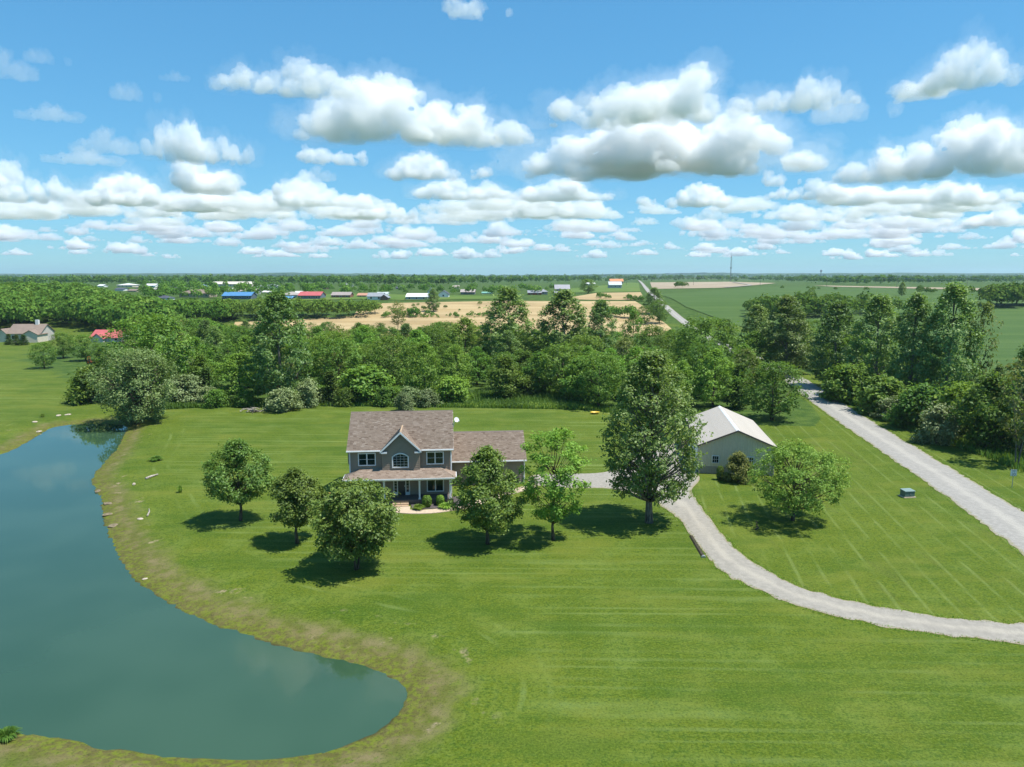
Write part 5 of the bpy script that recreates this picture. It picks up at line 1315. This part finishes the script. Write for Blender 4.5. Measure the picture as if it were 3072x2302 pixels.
# orange tractor
x, y, _ = hit(276, 1093)
tr = empty('tractor', (x, y, gz(x, y)), R(80)); tag(tr, 'small orange tractor parked under the neighbour trees', 'tractor')
ORG = simple('tractor_orange', (0.52,0.13,0.02), 0.4, 0.5, 0.06); RUB = simple('tyre_rubber', (0.02,0.02,0.02), 0.9, 0.1, 0.1)
MB().prism([(-0.3,-1.5,0.55),(0.3,-1.5,0.55),(0.3,-1.5,1.1),(-0.3,-1.5,1.1)], (0,1.3,0.12)).build('bonnet', ORG, tr)
MB().box(-0.42, 0.42, -0.22, 0.9, 0.55, 0.85).build('chassis', ORG, tr)
MB().box(-0.25, 0.25, 0.35, 0.8, 0.86, 1.05).box(-0.25, 0.25, 0.72, 0.82, 1.05, 1.45).build('seat', RUB, tr)
MB().tube([(-0.45,0.85,0.8),(-0.45,0.85,2.1),(0.45,0.85,2.1),(0.45,0.85,0.8)], 0.05).build('roll_bar', ORG, tr)
MB().tube([(-0.34,-0.6,0.8),(-0.34,-2.2,0.5)], 0.06).tube([(0.34,-0.6,0.8),(0.34,-2.2,0.5)], 0.06).box(-0.75, 0.75, -2.5, -2.2, 0.1, 0.6).build('front_loader', ORG, tr)
def wheel(px_, py_, r_, w_):
    V, F = [], []
    wv = MB().tube([(px_ - w_/2, py_, r_), (px_ + w_/2, py_, r_)], r_, 16).build('wheel', RUB, tr)
    MB().tube([(px_ - w_/2 - 0.01, py_, r_), (px_ + w_/2 + 0.01, py_, r_)], r_ * 0.5, 12).build('rim', ORG, wv)
for s_ in (-1, 1): wheel(s_ * 0.62, 0.55, 0.58, 0.3); wheel(s_ * 0.52, -1.15, 0.36, 0.22)
# yellow tub at the wood edge
x, y, _ = hit(1785, 1242)
m = MB(); V = []; F = []; nn = 16
for j, (rr, zz) in enumerate(((0.32,0.02),(0.62,0.30),(0.66,0.36),(0.56,0.34),(0.30,0.08))):
    for k in range(nn): a = 2*math.pi*k/nn; V.append((rr*1.35*math.cos(a), rr*math.sin(a), zz))
for j in range(4):
    for k in range(nn): F.append((j*nn+k, j*nn+(k+1)%nn, (j+1)*nn+(k+1)%nn, (j+1)*nn+k))
F.append(tuple(range(nn))); F.append(tuple(4*nn+k for k in range(nn)))
tag(m.add(V, F).build('plastic_tub', simple('yellow_plastic', (0.62,0.42,0.05), 0.5, 0.4, 0.08), None, (x, y, gz(x, y)), 0.3), 'yellow plastic tub lying at the wood edge left of the poplar', 'tub')
# rocks and driftwood round the pond
ROCK = simple('pale_rock', (0.40,0.34,0.27), 0.9, 0.15, 0.25, 5, 0, 0.5); ROCKR = simple('red_clay_rock', (0.18,0.145,0.095), 0.95, 0.1, 0.3, 5, 0, 0.5)
def rock(px, py, w_, h_, label, seed, m_=ROCK, group=None):
    x, y, _ = hit(px, py); bm = bmesh.new(); bmesh.ops.create_icosphere(bm, subdivisions=2, radius=0.5)
    co = np.array([v.co for v in bm.verts]); d = vnoise(co * 2.3 + seed, seed) * 0.28
    for v, q in zip(bm.verts, d): v.co = Vector((v.co.x * w_ * (1 + q), v.co.y * w_ * 0.75 * (1 + q), v.co.z * h_ * (1 + q) + h_ * 0.2))
    me = bpy.data.meshes.new('rock'); bm.to_mesh(me); bm.free(); me.materials.append(m_)
    tag(link('rock', me, None, (x, y, gz(x, y)), seed), label, 'rock', group)
for i, a in enumerate([
    (204, 1245, 1.2, 0.25, 'flat pale rock on the meadow beyond the pond'), (176, 1248, 1.0, 0.3, 'tan rock just left of the flat pale rock'),
    (104, 1266, 1.0, 0.3, 'pale rock heap above the left shore'), (116, 1288, 0.8, 0.3, 'small pale rock at the left shoreline'),
    (402, 1452, 0.55, 0.35, 'small pale rock on the bank above the clay bump'), (420, 1552, 0.7, 0.15, 'white rock lying on the bank'),
    (432, 1722, 0.45, 0.12, 'small white rock on the dry grass of the bank'),
    (292, 1462, 0.9, 0.3, 'reddish clay lump at the shoreline bulge'), (322, 1500, 1.1, 0.25, 'large reddish clay ledge at the shoreline'),
    (322, 1532, 1.0, 0.25, 'thin clay ledge below the large one'), (340, 1564, 1.2, 0.22, 'long clay ledge lowest on the shoreline')]):
    rock(*a, i + 1, ROCKR if i > 6 else ROCK)
BLEACH = bark_mat('bleached_wood', (0.22,0.18,0.14), (0.46,0.42,0.37))
def log(name, pts_px, r_, label):
    P = []
    for a, b, z in pts_px: x, y, _ = hit(a, b); P.append((x, y, gz(x, y) + z))
    o = Vector(P[0]); b = MB().tube([tuple(Vector(p) - o) for p in P], [r_] + [r_ * 0.85] * (len(P) - 2) + [r_ * 0.5], 7)
    tag(b.build(name, BLEACH, None, o, 0, True), label, 'log')
log('driftwood_log', [(438,1438,0.12),(455,1432,0.14),(474,1426,0.12)], 0.16, 'weathered log on the lawn beside the pond')
log('driftwood_log', [(442,1547,0.08),(448,1536,0.10),(447,1527,0.10)], 0.09, 'short bent branch above the white rock on the bank')
# brush pile
x, y, _ = hit(757, 1237); bp = empty('brush_pile', (x, y, gz(x, y))); tag(bp, 'pile of bleached branches at the lawn edge by the silvery shrub', 'brush pile')
rb = random.Random(9)
for k in range(34):
    a = rb.uniform(0, math.pi); L = rb.uniform(0.8, 2.0); cx, cy_, cz = rb.gauss(0, 0.8), rb.gauss(0, 0.4), rb.uniform(0.08, 0.7)
    dx, dy, dz = math.cos(a) * L / 2, math.sin(a) * L / 2, rb.uniform(-0.25, 0.25)
    MB().tube([(cx-dx,cy_-dy,max(0.05,cz-dz)),(cx+rb.gauss(0,.1),cy_,cz+0.08),(cx+dx,cy_+dy,max(0.05,cz+dz))], [rb.uniform(0.05,0.10),0.05,0.025], 5).build('branch', BLEACH if k % 3 else BARK, bp)
# dead leaning trunk at the silvery shrub
x, y, _ = hit(800, 1222); tag(MB().tube([(0,0,0),(0.8,0.2,1.2),(1.5,0.5,2.6),(1.7,0.4,3.4)], [0.12,0.09,0.06,0.03]).tube([(0.8,0.2,1.2),(0.2,0,2.2)], [0.05,0.02]).build('dead_trunk', BLEACH, None, (x, y, gz(x, y))), 'bare bleached trunk leaning out of the silvery shrub', 'dead tree')
# culvert ends and ditch lips beside the driveway
x, y, _ = hit(2092, 1640); cv = empty('culvert', (17.05, y, 0), R(-2)); tag(cv, 'dark culvert lip along the left side of the driveway', 'culvert')
MB().prism([(0,-2.6,0.012),(0.35,-2.6,0.012),(0.35,-2.6,0.10),(0.1,-2.6,0.14)], (0,5.2,0)).build('lip', simple('dark_earth', (0.05,0.045,0.03), 0.95, 0.1, 0.3, 6), cv)
MB().tube([(0.2,-2.7,0.0),(0.2,-2.5,0.02)], 0.2, 10).build('pipe_end', STEEL, cv)
# radio mast and water tower
MAST = simple('mast_grey', (0.16,0.17,0.18), 0.6, 0.3, 0.1)
x, y, z = hit(2191, 846); H = height_at(768, y) - z
ms = empty('radio_mast', (x, y, z)); tag(ms, 'tall thin lattice radio mast standing above the horizon', 'radio mast')
rw = 1.1
for k in range(3):
    a = k * 2.094; MB().tube([(rw*math.cos(a), rw*math.sin(a), 0), (rw*math.cos(a), rw*math.sin(a), H)], 0.22, 4).build('leg', MAST, ms)
b = MB()
for j in range(40):
    for k in range(3):
        a, c_ = (k + j) * 2.094, (k + j + 1) * 2.094
        b.tube([(rw*math.cos(a), rw*math.sin(a), H*j/40), (rw*math.cos(c_), rw*math.sin(c_), H*(j+1)/40)], 0.1, 3)
b.build('lattice', MAST, ms)
MB().tube([(0,0,H*0.52),(0,0,H*0.56)], 1.7, 8).build('antenna_ring', MAST, ms); MB().tube([(0,0,H),(0,0,H+6)], 0.15, 5).build('tip', MAST, ms)
x, y, z = hit(2462, 834); H = height_at(810, y) - z
wt_ = empty('water_tower', (x, y, z)); tag(wt_, 'small far water tower on the horizon right of the mast', 'water tower')
MB().tube([(0,0,0),(0,0,H*0.78)], [3,2.2], 8).build('shaft', MAST, wt_)
MB().tube([(0,0,H*0.72),(0,0,H*0.80),(0,0,H*0.95),(0,0,H)], [2.5,6,6,2], 12).build('tank', MAST, wt_)
# power line across the far fields
pl = empty('power_line', (0, 0, 0)); tag(pl, 'thin power line on wooden poles crossing in front of the far trees', 'power line')
tops = []
for a, b in ((1880,856),(2080,857),(2280,858),(2480,860),(2690,863),(2900,866),(3110,870)):
    x, y, z = hit(a, b); MB().tube([(x, y, z), (x, y, z + 11.5)], [0.2, 0.14], 6).build('pole', BARKG, pl); tops.append((x, y, z + 11.3))
    MB().box(x - 1.2, x + 1.2, y - 0.07, y + 0.07, z + 11.0, z + 11.16).build('crossarm', BARKG, pl)
for a, b in zip(tops[:-1], tops[1:]):
    for off in (-1.0, 1.0):
        P = [(a[0] + (b[0]-a[0])*t + off, a[1] + (b[1]-a[1])*t, a[2] + (b[2]-a[2])*t - 2.2*4*t*(1-t)) for t in [k/8 for k in range(9)]]
        MB().tube(P, 0.05, 3).build('wire', STEEL, pl)

# ------------------------------------------------------------------ clouds
BASE = 1050.0
def cloud(px, base, wpx, top, proto_, label, group=None, rz=None, flip=1):
    e_ = (HZ - base) / FPX; Y = (BASE - CAMH) / max(e_, 0.01); X = (px - 1536) / FPX * Y * 1.0
    # rows are read off the tilted picture: turn them into true angles first
    v = base - 1151; zd, yd = FPX * _s + v * _c, FPX * _c - v * _s
    t = (BASE - CAMH) / -zd; X, Y = (px - 1536) * t, yd * t
    W = wpx * t; Hh = height_at(top, Y + W * 0.12) - BASE
    o = link('cloud', proto_, None, (X, Y, BASE), 0, (W * flip, W * 0.48, Hh / 0.37))
    o.rotation_euler = (0, 0, math.atan2(-X, Y) + (rz or 0))
    if proto_ in VEILS and wpx > 255: link('veil', VEILS[proto_], o)
    return tag(o, label, 'cloud', group)
i = 0
for (cx, by, wd, ty, kind, fl, label) in [
    (618, 208, 270, 126, 2, 1, 'cumulus cloud with a wispy left tail, high left of centre'),
    (905, 312, 490, 172, 6, 1, 'wide flat-based cumulus left of the picture centre'),
    (428, 352, 190, 246, 1, 1, 'compact puffy cumulus at the left'),
    (502, 420, 220, 350, 3, 1, 'flat-based cumulus below the compact puffy one'),
    (716, 356, 150, 306, 4, 1, 'small bright cumulus under the wide flat-based cloud'),
    (946, 388, 205, 322, 5, 1, 'triangular cumulus under the wide cloud'),
    (1420, 268, 440, 132, 7, -1, 'upper of the two large stacked clouds right of centre'),
    (1440, 380, 590, 238, 8, 1, 'lower of the two large stacked clouds right of centre'),
    (1004, 432, 200, 386, 2, -1, 'grey cumulus below the triangular one'),
    (1724, 240, 190, 156, 1, -1, 'fluffy cumulus right of the upper stacked cloud'),
    (1942, 218, 200, 164, 3, -1, 'pale cumulus linked to the fluffy one'),
    (2140, 186, 250, 66, 5, 1, 'large cumulus at the upper right edge'),
    (2020, 388, 400, 262, 6, -1, 'big grey-based cumulus low at the right'),
    (2226, 332, 90, 242, 1, 1, 'cloud tower cut by the right edge'),
    (1036, 38, 150, -14, 3, 1, 'cloud cut by the top edge of the picture'),
    (1480, 448, 180, 388, 5, -1, 'rounded cumulus below the large stacked clouds'),
    (1226, 436, 190, 388, 0, 1, 'grey cumulus below the left end of the stacked clouds'),
    (1200, 472, 200, 412, 4, 1, 'flat cumulus in the low bank at the centre'),
    (1740, 432, 150, 386, 2, 1, 'cumulus in the low bank right of centre'),
    (1690, 402, 80, 364, 3, 1, 'small faint cumulus above the low bank right of centre'),
    (1905, 442, 270, 384, 4, 1, 'broad cumulus in the low bank at the right'),
    (2110, 444, 190, 388, 1, 1, 'cumulus in the low bank near the right edge'),
    (50, 438, 190, 348, 2, -1, 'cumulus heap at the left edge'),
    (322, 446, 230, 368, 5, 1, 'tall cumulus heap in the low bank at the left'),
    (452, 460, 190, 412, 0, 1, 'cumulus in the low bank below the flat-based one'),
    (652, 446, 110, 394, 3, 1, 'small cumulus in the low bank left of centre'),
    (800, 474, 170, 410, 1, 1, 'cumulus in the low bank under the wide cloud'),
]:
    cloud(cx * k_, by * k_, wd * k_, ty * k_, BIG[kind], label, flip=fl)
cloud(1020, -330, 760, -640, BIG[2], 'cloud high above the picture, mirrored in the near end of the pond')
for (cx, by, wd, ty, kind, label) in [
    (290, 218, 95, 174, 0, 'thin cloud scrap high at the left'), (108, 262, 125, 222, 1, 'flat cloud scrap near the left edge'), (228, 332, 125, 288, 2, 'faint cloud scrap left of the compact cumulus'),
    (100, 138, 85, 102, 0, 'tiny cloud scrap at the upper left'), (377, 176, 60, 152, 1, 'faintest cloud scrap at the upper left'), (686, 392, 75, 364, 2, 'faint scrap under the small bright cumulus'),
    (1260, 236, 130, 198, 1, 'torn scrap at the left end of the stacked clouds'), (1840, 262, 170, 196, 0, 'torn cloud linking two cumulus at the right'), (10, 170, 120, 120, 2, 'veil of cloud at the left edge'), (180, 356, 150, 318, 1, 'thin veil low at the left')]:
    cloud(cx * k_, by * k_, wd * k_, ty * k_, WISP[kind], label)
rc = random.Random(21)
for k in range(262):
    Yd_ = 1 / rc.uniform(1 / 46000, 1 / 11200); Xd = rc.uniform(-0.92, 0.92) * Yd_
    s_ = rc.uniform(600, 1800) * (0.8 + 0.7 * Yd_ / 46000)
    o = link('cloud', rc.choice(SMALL), None, (Xd, Yd_, BASE + rc.uniform(-60, 60)), rc.uniform(-0.5, 0.5), (s_ * rc.choice((-1, 1)), s_ * 0.6, s_ * rc.uniform(0.45, 0.9)))
    tag(o, 'small cumulus in the bank of clouds low over the horizon', 'cloud', 'clouds of the low bank over the horizon')

# ------------------------------------------------------------------ air
hz = bpy.data.materials.new('haze'); hz.use_nodes = True; t = hz.node_tree; t.nodes.clear(); o = t.nodes.new('ShaderNodeOutputMaterial')
v = t.nodes.new('ShaderNodeVolumePrincipled'); v.inputs['Color'].default_value = (0.62, 0.82, 1.0, 1); v.inputs['Density'].default_value = 0.00007; v.inputs['Anisotropy'].default_value = 0.2
t.links.new(v.outputs[0], o.inputs['Volume'])
tag(MB().box(-13800, 13800, -2200, 15000, -4, 135).build('haze', hz), 'pale blue haze over the far land', kind='stuff')
